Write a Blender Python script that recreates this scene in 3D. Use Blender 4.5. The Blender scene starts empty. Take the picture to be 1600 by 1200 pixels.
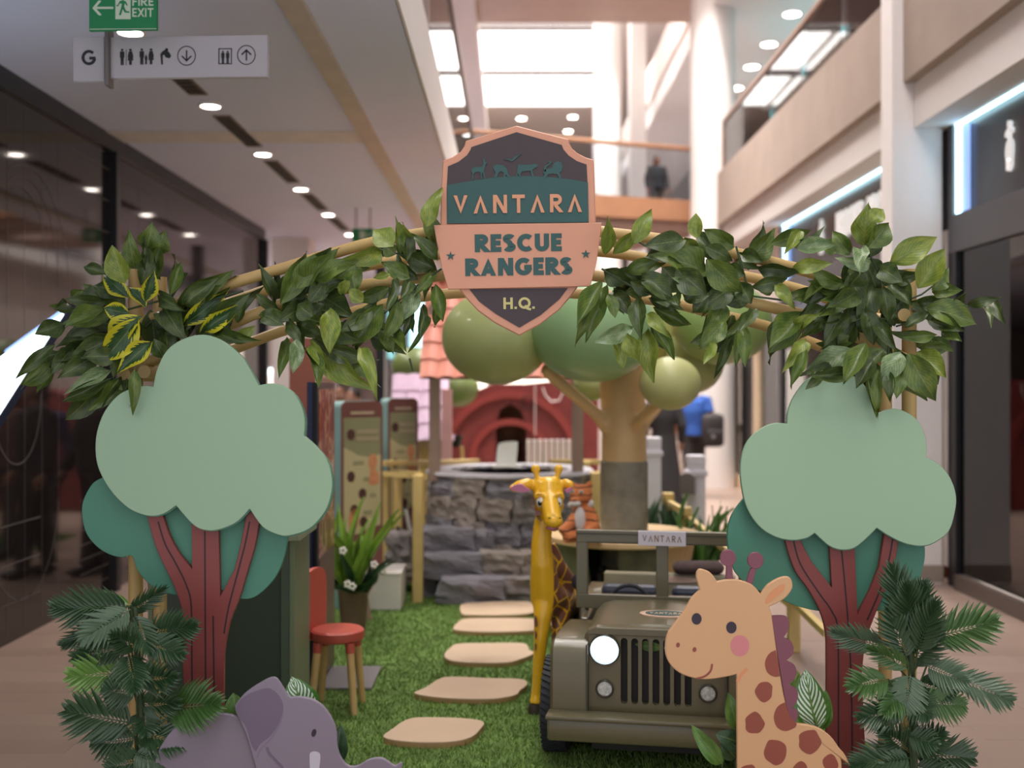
import bpy, bmesh, math, random
import numpy as np
from mathutils import Vector, Matrix, Euler
R = math.radians
rnd = random.Random(7)
sc = bpy.context.scene
col = sc.collection
# ------------------------------------------------------------------ camera, world, light, exposure
FP, CH = 1750.0, 1.65
cam_d = bpy.data.cameras.new('camera'); cam = bpy.data.objects.new('camera', cam_d); col.objects.link(cam)
cam.location = (0, 0, CH); cam.rotation_euler = (R(90), 0, 0)
cam_d.sensor_width = 36; cam_d.lens = FP/1600*36; cam_d.clip_end = 200
cam_d.dof.use_dof = True; cam_d.dof.focus_distance = 4.25; cam_d.dof.aperture_fstop = 1.35
sc.camera = cam
W = bpy.data.worlds.new('world'); sc.world = W; W.use_nodes = True
WB = W.node_tree.nodes['Background']; WB.inputs[0].default_value = (.95, .945, .985, 1); WB.inputs[1].default_value = .9
SKYLIGHT = 5.2; SPOT_W = 150; SHOP_W = 1.0
sc.view_settings.view_transform = 'Standard'; sc.view_settings.look = 'None'
sc.view_settings.exposure = 0.1; sc.view_settings.gamma = 1; sc.view_settings.use_curve_mapping = False
sc.cycles.max_bounces = 6; sc.cycles.use_denoising = True; sc.cycles.sample_clamp_indirect = 6
sc.cycles.caustics_reflective = False; sc.cycles.caustics_refractive = False

# ------------------------------------------------------------------ helpers
def P(px, py, d): return Vector(((px-800)*d/FP, d, CH-(py-600)*d/FP))
def lin(c):
    c = c/255
    return c/12.92 if c <= .04045 else ((c+.055)/1.055)**2.4
def rgb(t): return (lin(t[0]), lin(t[1]), lin(t[2]), 1)
MATS = {}
def mat(name, c, rough=.5, metal=0, spec=.5, emit=0, var=.06, vs=6, bump=0, bs=60, c2=None, coat=0):
    """principled material; var = tone variation by noise, bump = fine relief"""
    if name in MATS: return MATS[name]
    m = bpy.data.materials.new(name); m.use_nodes = True; MATS[name] = m
    nt = m.node_tree; b = nt.nodes['Principled BSDF']
    b.inputs['Roughness'].default_value = rough; b.inputs['Metallic'].default_value = metal
    b.inputs['Specular IOR Level'].default_value = spec; b.inputs['Coat Weight'].default_value = coat
    c = rgb(c); b.inputs['Base Color'].default_value = c
    tc = nt.nodes.new('ShaderNodeTexCoord')
    if emit:
        b.inputs['Emission Color'].default_value = c; b.inputs['Emission Strength'].default_value = emit
    elif var or c2:
        n = nt.nodes.new('ShaderNodeTexNoise'); n.inputs['Scale'].default_value = vs; n.inputs['Detail'].default_value = 5
        nt.links.new(tc.outputs['Object'], n.inputs['Vector'])
        r = nt.nodes.new('ShaderNodeValToRGB'); nt.links.new(n.outputs[0], r.inputs[0])
        lo = c2 and rgb(c2)
        k = 1-var; r.color_ramp.elements[0].position = .3; r.color_ramp.elements[1].position = .7
        r.color_ramp.elements[0].color = lo if lo else (c[0]*k, c[1]*k, c[2]*k, 1)
        r.color_ramp.elements[1].color = c if lo else (min(1, c[0]/k), min(1, c[1]/k), min(1, c[2]/k), 1)
        nt.links.new(r.outputs[0], b.inputs['Base Color'])
    if bump:
        n2 = nt.nodes.new('ShaderNodeTexNoise'); n2.inputs['Scale'].default_value = bs; n2.inputs['Detail'].default_value = 4
        nt.links.new(tc.outputs['Object'], n2.inputs['Vector'])
        bp = nt.nodes.new('ShaderNodeBump'); bp.inputs['Strength'].default_value = bump; bp.inputs['Distance'].default_value = .02
        nt.links.new(n2.outputs[0], bp.inputs['Height']); nt.links.new(bp.outputs[0], b.inputs['Normal'])
    return m
def math_node(nt, op, a, b=None):
    n = nt.nodes.new('ShaderNodeMath'); n.operation = op
    for i, v in enumerate((a, b)):
        if v is None: continue
        if isinstance(v, (int, float)): n.inputs[i].default_value = v
        else: nt.links.new(v, n.inputs[i])
    return n.outputs[0]
def mix_node(nt, f, a, b):
    n = nt.nodes.new('ShaderNodeMix'); n.data_type = 'RGBA'
    nt.links.new(f, n.inputs[0])
    for i, v in ((6, a), (7, b)):
        if isinstance(v, tuple): n.inputs[i].default_value = v
        else: nt.links.new(v, n.inputs[i])
    return n.outputs[2]

class MB:
    """collects vertices and faces for one mesh"""
    def __init__(s): s.v = []; s.f = []
    def add(s, vs, fs):
        b = len(s.v); s.v += [Vector(v) for v in vs]; s.f += [tuple(b+i for i in f) for f in fs]; return s
    def box(s, lo, hi, M=None, bev=0):
        x0, y0, z0 = lo; x1, y1, z1 = hi
        if bev:
            bm = bmesh.new(); bmesh.ops.create_cube(bm, size=1)
            for v in bm.verts: v.co = Vector(((x0+x1)/2+v.co.x*(x1-x0), (y0+y1)/2+v.co.y*(y1-y0), (z0+z1)/2+v.co.z*(z1-z0)))
            bmesh.ops.bevel(bm, geom=bm.edges[:], offset=bev, segments=2, profile=.5, affect='EDGES')
            return s.bm(bm, M)
        vs = [(x, y, z) for z in (z0, z1) for y in (y0, y1) for x in (x0, x1)]
        if M: vs = [M @ Vector(v) for v in vs]
        return s.add(vs, [(0, 2, 3, 1), (4, 5, 7, 6), (0, 1, 5, 4), (2, 6, 7, 3), (0, 4, 6, 2), (1, 3, 7, 5)])
    def bm(s, bm, M=None):
        bm.verts.index_update()
        s.add([(M @ v.co) if M else v.co.copy() for v in bm.verts], [[v.index for v in f.verts] for f in bm.faces]); bm.free(); return s
    def tube(s, pts, rad, n=10, cap=True, up=None):
        pts = [Vector(p) for p in pts]
        if not hasattr(rad, '__len__'): rad = [rad]*len(pts)
        rings = []; ref = None
        for i, p in enumerate(pts):
            t = (pts[min(i+1, len(pts)-1)]-pts[max(i-1, 0)]).normalized()
            if ref is None: ref = t.orthogonal().normalized()
            ref = (ref-t*ref.dot(t)).normalized(); bi = t.cross(ref)
            rings.append([p+(ref*math.cos(2*math.pi*k/n)+bi*math.sin(2*math.pi*k/n))*rad[i] for k in range(n)])
        vs = [v for r in rings for v in r]; fs = []
        for i in range(len(pts)-1):
            for k in range(n):
                a = i*n+k; b = i*n+(k+1) % n; fs.append((a, b, b+n, a+n))
        if cap: fs += [tuple(range(n-1, -1, -1)), tuple(range((len(pts)-1)*n, len(pts)*n))]
        return s.add(vs, fs)
    def lathe(s, prof, c=(0, 0, 0), n=24, M=None):
        """prof: (radius, z) list, about z through c"""
        c = Vector(c); vs = []; fs = []
        for r, z in prof:
            for k in range(n):
                a = 2*math.pi*k/n; v = Vector((r*math.cos(a), r*math.sin(a), z)); vs.append((M @ v if M else v)+c)
        for i in range(len(prof)-1):
            for k in range(n):
                a = i*n+k; b = i*n+(k+1) % n; fs.append((a, b, b+n, a+n))
        if prof[0][0] > 1e-5: fs.append(tuple(range(n-1, -1, -1)))
        if prof[-1][0] > 1e-5: fs.append(tuple(range((len(prof)-1)*n, len(prof)*n)))
        return s.add(vs, fs)
    def ell(s, c, r, n=20, m=12, M=None):
        c = Vector(c); vs = []; fs = []
        for i in range(m+1):
            th = math.pi*i/m
            for k in range(n):
                a = 2*math.pi*k/n
                v = Vector((r[0]*math.sin(th)*math.cos(a), r[1]*math.sin(th)*math.sin(a), -r[2]*math.cos(th)))
                vs.append((M @ v if M else v)+c)
        for i in range(m):
            for k in range(n):
                a = i*n+k; b = i*n+(k+1) % n; fs.append((a, b, b+n, a+n))
        return s.add(vs, fs)
    def prism(s, pts, y0, y1, M=None, bev=0):
        """pts: (x, z) outline, extruded from y0 (front, camera side) to y1; bev chamfers the front rim"""
        n = len(pts); area = sum(pts[i][0]*pts[(i+1) % n][1]-pts[(i+1) % n][0]*pts[i][1] for i in range(n))
        if area < 0: pts = pts[::-1]
        rings = []
        if bev:
            ins = []
            for i in range(n):
                a, b, c = Vector(pts[i-1]), Vector(pts[i]), Vector(pts[(i+1) % n])
                e1 = (b-a).normalized() if (b-a).length > 1e-9 else Vector((1, 0)); e2 = (c-b).normalized() if (c-b).length > 1e-9 else e1
                nn = Vector((-(e1+e2).y, (e1+e2).x)); nn = nn.normalized() if nn.length > 1e-6 else Vector((0, 0))
                ins.append(b+nn*bev)
            rings = [[(p[0], y0, p[1]) for p in ins], [(p[0], y0+bev, p[1]) for p in pts]]
        else: rings = [[(p[0], y0, p[1]) for p in pts]]
        rings.append([(p[0], y1, p[1]) for p in pts])
        vs = [Vector(v) for r in rings for v in r]
        if M: vs = [M @ v for v in vs]
        fs = [tuple(range(n)), tuple(range((len(rings)-1)*n, len(rings)*n))[::-1]]
        for q in range(len(rings)-1):
            for i in range(n):
                j = (i+1) % n; fs.append((q*n+j, q*n+i, (q+1)*n+i, (q+1)*n+j))
        return s.add(vs, fs)
    def mesh(s, name):
        me = bpy.data.meshes.new(name); me.from_pydata([tuple(v) for v in s.v], [], s.f); me.update(); return me

ORIG = {}
def org(o): return ORIG.get(o.name, Vector((0, 0, 0))) if o else Vector((0, 0, 0))
def obj(name, mb, m, parent=None, smooth=False, local=False, label=None):
    me = mb if isinstance(mb, bpy.types.Mesh) else None
    if me is None:
        if not local and parent:
            k = org(parent)
            for v in mb.v: v -= k
        me = mb.mesh(name)
    if m is not None and not me.materials: me.materials.append(m)
    if smooth:
        for p in me.polygons: p.use_smooth = True
    o = bpy.data.objects.new(name, me); col.objects.link(o)
    if parent: o.parent = parent; ORIG[o.name] = org(parent)
    if label: o['label'] = label
    return o
def autosmooth(o, ang=35):
    me = o.data; me.polygons.foreach_set('use_smooth', [True]*len(me.polygons))
    try: me.set_sharp_from_angle(angle=R(ang))
    except Exception: pass
    return o
def thing(name, label, cat, loc=(0, 0, 0), rz=0, group=None):
    o = bpy.data.objects.new(name, None); col.objects.link(o); o.empty_display_size = .1
    o.location = loc; o.rotation_euler = (0, 0, rz); o['label'] = label; o['category'] = cat
    if group: o['group'] = group
    ORIG[o.name] = Vector(loc) if not rz else Vector((0, 0, 0)); return o
def tag(o, label, cat, group=None):
    o['label'] = label; o['category'] = cat
    if group: o['group'] = group
    return o
def struct(name, mb, m, parent=None, smooth=False):
    o = obj(name, mb, m, parent, smooth)
    if not parent: o['kind'] = 'structure'
    return o
def spline(pts, n=6, closed=True, corners=()):
    """smooth 2-D curve through pts; indices in corners stay sharp"""
    out = []; N = len(pts); V = [Vector(p) for p in pts]
    for i in range(N if closed else N-1):
        p1, p2 = V[i], V[(i+1) % N]
        p0 = V[(i-1) % N] if (closed or i > 0) else p1; p3 = V[(i+2) % N] if (closed or i+2 < N) else p2
        if i in corners: p0 = p1
        if (i+1) % N in corners: p3 = p2
        for k in range(n):
            t = k/n; t2 = t*t; t3 = t2*t
            out.append(.5*((2*p1)+(p2-p0)*t+(2*p0-5*p1+4*p2-p3)*t2+(3*p1-p0-3*p2+p3)*t3))
    if not closed: out.append(V[-1])
    return out
def px2(pts, d): return [Vector(((p[0]-800)*d/FP, CH-(p[1]-600)*d/FP)) for p in pts]
def circ(cx, cy, rx, ry, n=28, a=0):
    return [(cx+rx*math.cos(t)*math.cos(a)-ry*math.sin(t)*math.sin(a), cy+rx*math.cos(t)*math.sin(a)+ry*math.sin(t)*math.cos(a)) for t in [2*math.pi*k/n for k in range(n)]]
def board(name, pts, d, th, m, parent, bev=.0015, **k):
    return obj(name, MB().prism(px2(pts, d), d, d+th, bev=bev), m, parent, **k)
# stroke lettering -----------------------------------------------------
def arc(cx, cy, rx, ry, a0, a1, n=12): return [(cx+rx*math.cos(R(a0+(a1-a0)*i/n)), cy+ry*math.sin(R(a0+(a1-a0)*i/n))) for i in range(n+1)]
def glyph(c, w):
    h = w/2; t = 1-h; b = h      # stroke centre lines stay inside the 0..1 box
    g = {
     'V': (.86, [[(.02+h, 1), (.43, .06), (.84-h, 1)]]), 'L': (.5, [[(h, 1), (h, b), (.5, b)]]),
     'A': (.86, [[(.02+h, 0), (.43, .94), (.84-h, 0)]]), 'Ä': (.86, [[(.02+h, 0), (.43, .94), (.84-h, 0)], [(.2, .27), (.66, .27)]]),
     'N': (.82, [[(h, 0), (h, 1)], [(h*1.3, .97), (.82-h*1.3, .03)], [(.82-h, 0), (.82-h, 1)]]),
     'T': (.74, [[(0, t), (.74, t)], [(.37, 1), (.37, 0)]]), 'I': (w, [[(h, 0), (h, 1)]]),
     'R': (.72, [[(h, 0), (h, 1)], [(0, t), (.36, t)]+arc(.38, .7, .32-h, .3-h, 90, -90)+[(0, .4+h)], [(.3, .42), (.66, 0)]]),
     'P': (.66, [[(h, 0), (h, 1)], [(0, t), (.36, t)]+arc(.38, .7, .28-h, .3-h, 90, -90)+[(0, .4+h)]]),
     'E': (.56, [[(h, 0), (h, 1)], [(0, t), (.56, t)], [(0, .5), (.52, .5)], [(0, b), (.56, b)]]),
     'F': (.54, [[(h, 0), (h, 1)], [(0, t), (.54, t)], [(0, .5), (.5, .5)]]),
     'S': (.62, [arc(.31, .735, .29-h*.7, .265-h, 25, 245, 16)+[(.34, .5)]+arc(.31, .265, .29-h*.7, .265-h, 75, -155, 16)]),
     'C': (.82, [arc(.47, .5, .47-h, .5-h, 48, 312, 22)]),
     'U': (.74, [[(h, 1)]+arc(.37, .37, .37-h, .37-h, 180, 360, 14)+[(.74-h, 1)]]),
     'G': (.9, [arc(.47, .5, .47-h, .5-h, 45, 350, 24), [(.5, .46), (.9, .46)]]),
     'O': (.96, [arc(.48, .5, .48-h, .5-h, 0, 360, 28)]), 'Q': (.96, [arc(.48, .5, .48-h, .5-h, 0, 360, 28), [(.52, .3), (.72, .02), (.98, -.06)]]),
     'H': (.74, [[(h, 0), (h, 1)], [(.74-h, 0), (.74-h, 1)], [(0, .5), (.74, .5)]]), '.': (w, [[(h, 0), (h, w)]]),
     'X': (.76, [[(.04, 0), (.72, 1)], [(.04, 1), (.72, 0)]]), ' ': (.32, []),
     'B': (.66, [[(h, 0), (h, 1)], [(0, t), (.32, t)]+arc(.34, .76, .27-h, .24-h, 90, -90)+[(0, .52)], [(0, .52), (.36, .52)]+arc(.36, .26, .3-h, .26-h, 90, -90)+[(0, b)]]),
     'K': (.7, [[(h, 0), (h, 1)], [(h, .42), (.66, 1)], [(.22, .52), (.68, 0)]]),
    }
    return g[c]
def ribbon2(pl, w):
    pl = [Vector(p) for p in pl]; L = []; Rr = []; closed = (pl[0]-pl[-1]).length < 1e-6
    for i, p in enumerate(pl):
        a = pl[i-1] if i else (pl[-2] if closed else None); b = pl[i+1] if i < len(pl)-1 else (pl[1] if closed else None)
        t1 = (p-a).normalized() if a is not None else None; t2 = (b-p).normalized() if b is not None else None
        t1 = t1 or t2; t2 = t2 or t1
        m = (t1+t2); m = m.normalized() if m.length > 1e-4 else t1
        nn = Vector((-m.y, m.x)); k = 1/max(.34, m.dot(t1))
        L.append(p+nn*w/2*k); Rr.append(p-nn*w/2*k)
    return L, Rr
def text_width(s, w, gap): return sum(glyph(c, w)[0] for c in s)+gap*(len(s)-1)
def text_mb(mb, s, org_, ux, uz, h, w=.16, gap=.16, th=.002, center=True, width=None, each=None):
    """letters of height h along ux (right) and uz (up), th thick towards the viewer"""
    org_, ux, uz = Vector(org_), Vector(ux).normalized(), Vector(uz).normalized(); nrm = ux.cross(uz)
    tw = text_width(s, w, gap); sx = h if not width else width/tw
    x = -tw/2 if center else 0; lift = 0
    for c in s:
        gw, strokes = glyph(c, w)
        for pl in strokes:
            lift = (lift+1) % 7
            L, Rr = ribbon2([((q[0]+x)*1.0, q[1]) for q in pl], w); n = len(L)
            for e_, i0 in ((0, 1), (n-1, n-2)):           # cut slanted stroke ends level with the letter box
                y_ = pl[e_][1]; dv = Vector(pl[e_])-Vector(pl[i0])
                if (y_ > .9 or y_ < .1) and abs(dv.y) > .35*dv.length:
                    for S in (L, Rr): S[e_] = S[e_]+dv*(((1 if y_ > .5 else 0)-S[e_].y)/dv.y)
            if c not in 'Q':
                for S in (L, Rr):
                    for q in S: q.y = min(1, max(0, q.y))
            base = len(mb.v); e = th+.00005*lift
            f = lambda q, k: org_+ux*(q.x*sx)+uz*(q.y*h)+nrm*k
            vs = [f(q, e) for q in L]+[f(q, e) for q in Rr]+[f(q, 0) for q in L]+[f(q, 0) for q in Rr]
            fs = []
            for i in range(n-1):
                fs += [(n+i, n+i+1, i+1, i), (i, i+1, 2*n+i+1, 2*n+i), (n+i+1, n+i, 3*n+i, 3*n+i+1)]
            fs += [(0, 2*n, 3*n, n), (2*n-1, 4*n-1, 3*n-1, n-1)]
            mb.add(vs, fs)
        x += gw+gap
        if each and mb.v: each(mb); mb = MB()
    return mb
X_, Z_, Y_ = Vector((1, 0, 0)), Vector((0, 0, 1)), Vector((0, 1, 0))
# one continuous sculpted body out of overlapping volumes ---------------
def sculpt(name, build, voxel=.01, smooth=4, decim=None):
    mb = MB(); build(mb); me = mb.mesh(name+'_raw'); o = bpy.data.objects.new('raw', me); col.objects.link(o)
    r = o.modifiers.new('r', 'REMESH'); r.mode = 'VOXEL'; r.voxel_size = voxel; r.use_smooth_shade = True
    if smooth:
        s = o.modifiers.new('s', 'SMOOTH'); s.factor = .6; s.iterations = smooth
    if decim:
        dd = o.modifiers.new('d', 'DECIMATE'); dd.ratio = decim
    dg = bpy.context.evaluated_depsgraph_get(); dg.update()
    out = bpy.data.meshes.new_from_object(o.evaluated_get(dg)); out.name = name
    bpy.data.objects.remove(o); bpy.data.meshes.remove(me)
    for p in out.polygons: p.use_smooth = True
    return out
def copy_tree(o, loc=None, rz=None, parent=None):
    c = o.copy(); col.objects.link(c)
    if parent: c.parent = parent
    if loc is not None: c.location = loc
    if rz is not None: c.rotation_euler.z = rz
    for ch in o.children: copy_tree(ch, parent=c)
    return c
# ------------------------------------------------------------------ the mall
WHITE = mat('white_plaster', (228, 220, 217), .7, var=.02, vs=1)
PINKW = mat('warm_white_plaster', (214, 200, 192), .7, var=.03, vs=1)
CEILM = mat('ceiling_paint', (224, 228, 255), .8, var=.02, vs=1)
CONC = mat('beige_concrete', (160, 142, 131), .65, var=.06, vs=3, bump=.05)
BROWNP = mat('brown_panel', (176, 146, 130), .5, var=.05, vs=2)
ORANGEW = mat('orange_wood', (156, 112, 84), .45, var=.1, vs=3)
RAILW = mat('rail_wood', (136, 104, 88), .4, var=.1, vs=4)
DARKF = mat('dark_frame', (60, 58, 62), .4, var=.04)
BLACKF = mat('black_metal', (26, 26, 30), .35, var=.04)
CHARC = mat('charcoal_panel', (88, 86, 90), .45, var=.03)
FLOORM = mat('floor_base', (150, 128, 116), .35, var=.03, vs=3)
def emis(name, c, s): return mat(name, c, emit=s, var=0)
LAMP = emis('lamp_glow', (255, 244, 232), 22)
SKYG = emis('skylight_glow', (255, 253, 250), SKYLIGHT)
LEDB = emis('led_strip', (190, 240, 255), 4.5); LEDV = emis('led_soft_blue', (150, 180, 240), 1.0)
def glass(name, tint=(.9, .93, .95), gl=.02, ior=1.5):
    m = bpy.data.materials.new(name); m.use_nodes = True; nt = m.node_tree; nt.nodes.clear()
    o = nt.nodes.new('ShaderNodeOutputMaterial'); mx = nt.nodes.new('ShaderNodeMixShader')
    t = nt.nodes.new('ShaderNodeBsdfTransparent'); t.inputs[0].default_value = (*tint, 1)
    g = nt.nodes.new('ShaderNodeBsdfGlossy'); g.inputs['Roughness'].default_value = gl
    f = nt.nodes.new('ShaderNodeFresnel'); f.inputs[0].default_value = ior
    nt.links.new(f.outputs[0], mx.inputs[0]); nt.links.new(t.outputs[0], mx.inputs[1]); nt.links.new(g.outputs[0], mx.inputs[2])
    nt.links.new(mx.outputs[0], o.inputs[0]); MATS[name] = m; return m
GLASS = glass('clear_glass'); SHOPGL = glass('shop_glass', (.62, .6, .62), ior=1.6)

def wallbox(name, lo, hi, m, **k): return struct(name, MB().box(lo, hi), m, **k)
floor = wallbox('floor', (-14, 2, -.12), (10, 47, -.0015), FLOORM)
pk = [mat('floor_plank_%d' % i, c, .33, var=.05, vs=2.5, bump=.02, bs=20) for i, c in enumerate([(150, 128, 116), (145, 123, 111), (154, 132, 120)])]
pm = []
for m in pk:
    b = MB().box((0, 0, -.006), (1.1985, .1985, 0), bev=.001); me = b.mesh('tile'); me.materials.append(m); pm.append(me)
for x0, x1, y0, y1 in ((-3.2, -1.75, 4.4, 9.8), (1.8, 3.55, 4.2, 11.4)):
    r_ = 0; y = y0
    while y < y1:
        x = x0-(.4 if r_ % 3 == 1 else .8 if r_ % 3 == 2 else 0)
        while x < x1:
            if x > x0-.01 and x+1.2 < x1+.5:
                o = bpy.data.objects.new('tile', rnd.choice(pm)); col.objects.link(o); o.parent = floor; o.location = (x, y, 0)
            x += 1.2
        y += .2; r_ += 1
# lower ceiling over the left side and the floor slab above it
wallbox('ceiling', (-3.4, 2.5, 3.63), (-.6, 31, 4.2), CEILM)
struct('trim_1', MB().box((-1.2, 2.5, 3.6), (-1.07, 30, 3.632)), mat('ceiling_strip', (206, 192, 180), .7))
struct('trim_2', MB().box((-3.2, 8.75, 3.622), (-1.2, 9.15, 3.632)), mat('ceiling_band', (224, 217, 216), .7))
struct('trim_3', MB().box((-.604, 2.5, 3.63), (-.585, 22, 4.15)), WHITE)
# downlights in a dark slot
def downlight(loc, r, label, watt=0, group='recessed downlights', warm=(1, .93, .85)):
    t = thing('downlight', label, 'ceiling light', loc, 0, group)
    obj('trim_ring', MB().lathe([(r*1.25, 0), (r*1.25, -.012), (r*1.0, -.014), (r*1.0, 0)], loc, 20), WHITE, t)
    obj('diffuser', MB().lathe([(0, -.008), (r, -.008), (r, -.002), (0, -.002)], loc, 20), LAMP, t)
    if watt:
        l = bpy.data.lights.new('spot', 'SPOT'); l.energy = watt; l.spot_size = R(120); l.spot_blend = .7; l.shadow_soft_size = .12; l.color = warm
        lo = bpy.data.objects.new('spot', l); col.objects.link(lo); lo.parent = t; lo.location = (0, 0, -.05)
DLY = [6.28, 7.95, 9.62, 11.35, 13.05, 14.8]
DLN = ['just behind the fire exit sign', 'next past the toilet direction sign', 'third along the ceiling slot', 'fourth along the ceiling slot', 'near the far end of the ceiling slot', 'at the far end of the ceiling slot']
for y, n in zip(DLY, DLN): downlight((-2.14, y, 3.63), .068, 'round white downlight '+n, SPOT_W)
VENTM = mat('vent_dark', (70, 60, 54), .6)
for i, y in enumerate(DLY[:-1]):
    t = thing('ceiling_vent', 'dark slatted ceiling vent between downlights, '+['the one ', 'second ', 'third ', 'fourth ', 'fifth '][i]+'from the fire exit sign', 'vent', (-2.14, y+.83, 3.63), 0, 'slot vents in the ceiling')
    obj('frame', MB().box((-2.205, y+.3, 3.622), (-2.075, y+1.37, 3.631)), mat('vent_frame', (120, 106, 96), .6), t)
    g = MB()
    for k in range(10): g.box((-2.19, y+.34+k*.1, 3.612), (-2.09, y+.4+k*.1, 3.6235))
    obj('slat', g, VENTM, t)
# dark glass hoarding along the left ----------------------------------------
HOARD = mat('black_glass', (30, 25, 25), .06, spec=.75, var=0)
hw = wallbox('wall_left', (-3.4, 3, 0), (-3.2, 14.4, 3.5), HOARD)
struct('trim_4', MB().box((-3.4, 3, 3.5), (-3.17, 14.4, 3.63)), BLACKF)
for y in (8.9, 14.36): struct('trim', MB().box((-3.24, y, 0), (-3.14, y+.09, 3.5)), BLACKF)
LINEM = mat('white_line', (92, 86, 86), .6, var=0)
art = thing('line_drawing', 'thin pale line drawing of curves and stripes on black glass', 'wall graphic', (-3.198, 7.5, 0))
def gl_line(pts, w=.008):
    mb = MB()
    for (y0, z0), (y1, z1) in zip(pts[:-1], pts[1:]):
        t = Vector((y1-y0, z1-z0)).normalized()*w/2; nx = Vector((-t.y, t.x))
        mb.add([(-3.1975, y0+nx.x, z0+nx.y), (-3.1975, y1+nx.x, z1+nx.y), (-3.1975, y1-nx.x, z1-nx.y), (-3.1975, y0-nx.x, z0-nx.y)], [(0, 1, 2, 3)])
    obj('line', mb, LINEM, art)
for z in (3.35, 3.1, 2.85, 2.6): gl_line([(8.1, z), (8.9, z)]); gl_line([(9.02, z-.02), (10.2, z-.02)])
for z in (.25, .5, .75): gl_line([(7.0, z), (7.6, z)])
for k in range(7): gl_line([(8.3, .12+k*.11), (8.88, .12+k*.11)], .006)
for k, (y, z, r) in enumerate([(7.25, 1.55, .35), (7.35, .9, .55), (7.3, 2.45, .4), (7.35, 2.35, .55), (7.4, 2.25, .7)]):
    a0, a1 = ((180, 370) if k < 2 else (0, 120)); gl_line([(y+r*math.cos(R(a)), z+r*1.2*math.sin(R(a))) for a in range(a0, a1, 8)], .007)
for y in (7.1, 7.35, 7.62, 7.9, 9.6, 10.4): gl_line([(y, .05), (y, 3.45)], .004)
# walls behind, far end
wallbox('wall_back', (-14, 40, 0), (10, 40.3, 4.2), PINKW)
wallbox('wall_left_rear', (-9, 21, 0), (-3.45, 21.2, 3.63), PINKW)
wallbox('wall_left_end', (-14, -3, 0), (-13.8, 47, 10), PINKW)
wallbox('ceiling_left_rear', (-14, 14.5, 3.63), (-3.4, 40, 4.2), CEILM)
wallbox('wall_upper_left', (-3.5, -2, 4.2), (-3.4, 46, 10), PINKW)
wallbox('wall_upper_back', (-3.4, 46, 4.2), (10, 46.2, 10), PINKW)
wallbox('ceiling_upper_left', (-3.4, -2, 7.7), (-.6, 46, 8.1), PINKW)
wallbox('wall_left_column', (-3.25, 15.2, 0), (-2.75, 15.7, 3.63), WHITE)
wallbox('column_1', (-1.95, 16, 0), (-1.82, 16.2, 3.63), BLACKF)
# right hand side: slab, fascia, upper floor --------------------------------
wallbox('ceiling_right', (3.32, 2, 4.13), (9, 46, 4.4), WHITE)
wallbox('trim_5', (3.22, 2, 4.13), (3.32, 17.6, 4.95), CONC)
wallbox('wall_right', (3.31, 2, 3.76), (3.6, 17.5, 4.128), WHITE)
wallbox('wall_right_top', (3.6, 2, 3.96), (3.8, 15, 4.13), WHITE)
wallbox('wall_right_rear', (3.6, 18.3, 0), (3.8, 40, 4.13), PINKW)
wallbox('wall_right_mid', (3.6, 15.05, 2.75), (3.8, 18.3, 4.13), PINKW)
wallbox('wall_upper_right', (4.95, -2, 4.4), (5.1, 46, 7.6), mat('upper_shopfront', (150, 150, 156), .4))
wallbox('ceiling_upper_right', (3.15, -2, 7.6), (9, 46, 8.05), WHITE)
wallbox('trim_6', (3.1, 8, 8.05), (3.2, 46, 8.8), PINKW)
wallbox('column_2', (3.13, 9.22, 0), (3.54, 9.5, 10), mat('column_paint', (230, 222, 221), .7, var=.02))
struct('baseboard_right', MB().box((3.12, 9.21, .02), (3.55, 9.51, .16)), mat('skirting', (150, 136, 126), .5))
struct('column_3', MB().lathe([(.36, 0), (.36, 10)], (3.22, 17.95, 0), 32), WHITE, smooth=False)
struct('column_4', MB().lathe([(.3, 0), (.3, 10)], (2.0, 23.5, 0), 28), WHITE)
wallbox('column_5', (2.6, 24.6, 0), (2.95, 25, 10), WHITE)
for a in ('column_3', 'column_4'): autosmooth(bpy.data.objects[a])
# atrium roof with its long skylight
for i, (x0, x1, y0, y1) in enumerate(((-3.5, -1.42, -4, 46), (2.4, 9, -4, 46), (-1.42, 2.4, 33.7, 46))):
    wallbox('ceiling_atrium' if not i else 'ceiling_atrium_%d' % (i+1), (x0, y0, 10), (x1, y1, 10.2), PINKW)
y = 33.6; k = 1
while y > -4:
    struct('window_%d' % k, MB().box((-1.4, y-3.55, 10.02), (2.38, y, 10.05)), SKYG)
    wallbox('trim_%d' % (20+k), (-1.42, y-3.82, 9.9), (2.4, y-3.55, 10.1), mat('skylight_bar', (120, 112, 110), .6)); y -= 3.82; k += 1
struct('trim_40', MB().box((-1.12, -4, 9.9), (-1.04, 33.7, 10.02)), WHITE)
for x, y, n in ((.3, 35.2, 'single lamp of the pair, nearer skylight'), (.3, 37.4, 'single lamp of the pair, away from skylight'), (1.9, 35, 'first of three in a row by the far column'), (1.85, 37, 'second of three in a row by the far column'), (1.8, 39.2, 'last of three in a row by the far column')):
    downlight((x, y, 10), .13, 'small far atrium ceiling light, '+n, group='lights in the atrium ceiling')
for y, n in ((18, 'above the glowing signs'), (19.6, 'second along above the glass balustrade'), (21, 'third along above the glass balustrade'), (22.5, 'beside the big round column')):
    downlight((4.5, y, 7.6), .13, 'upper storey ceiling light '+n, group='lights of the upper storey')
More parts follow.
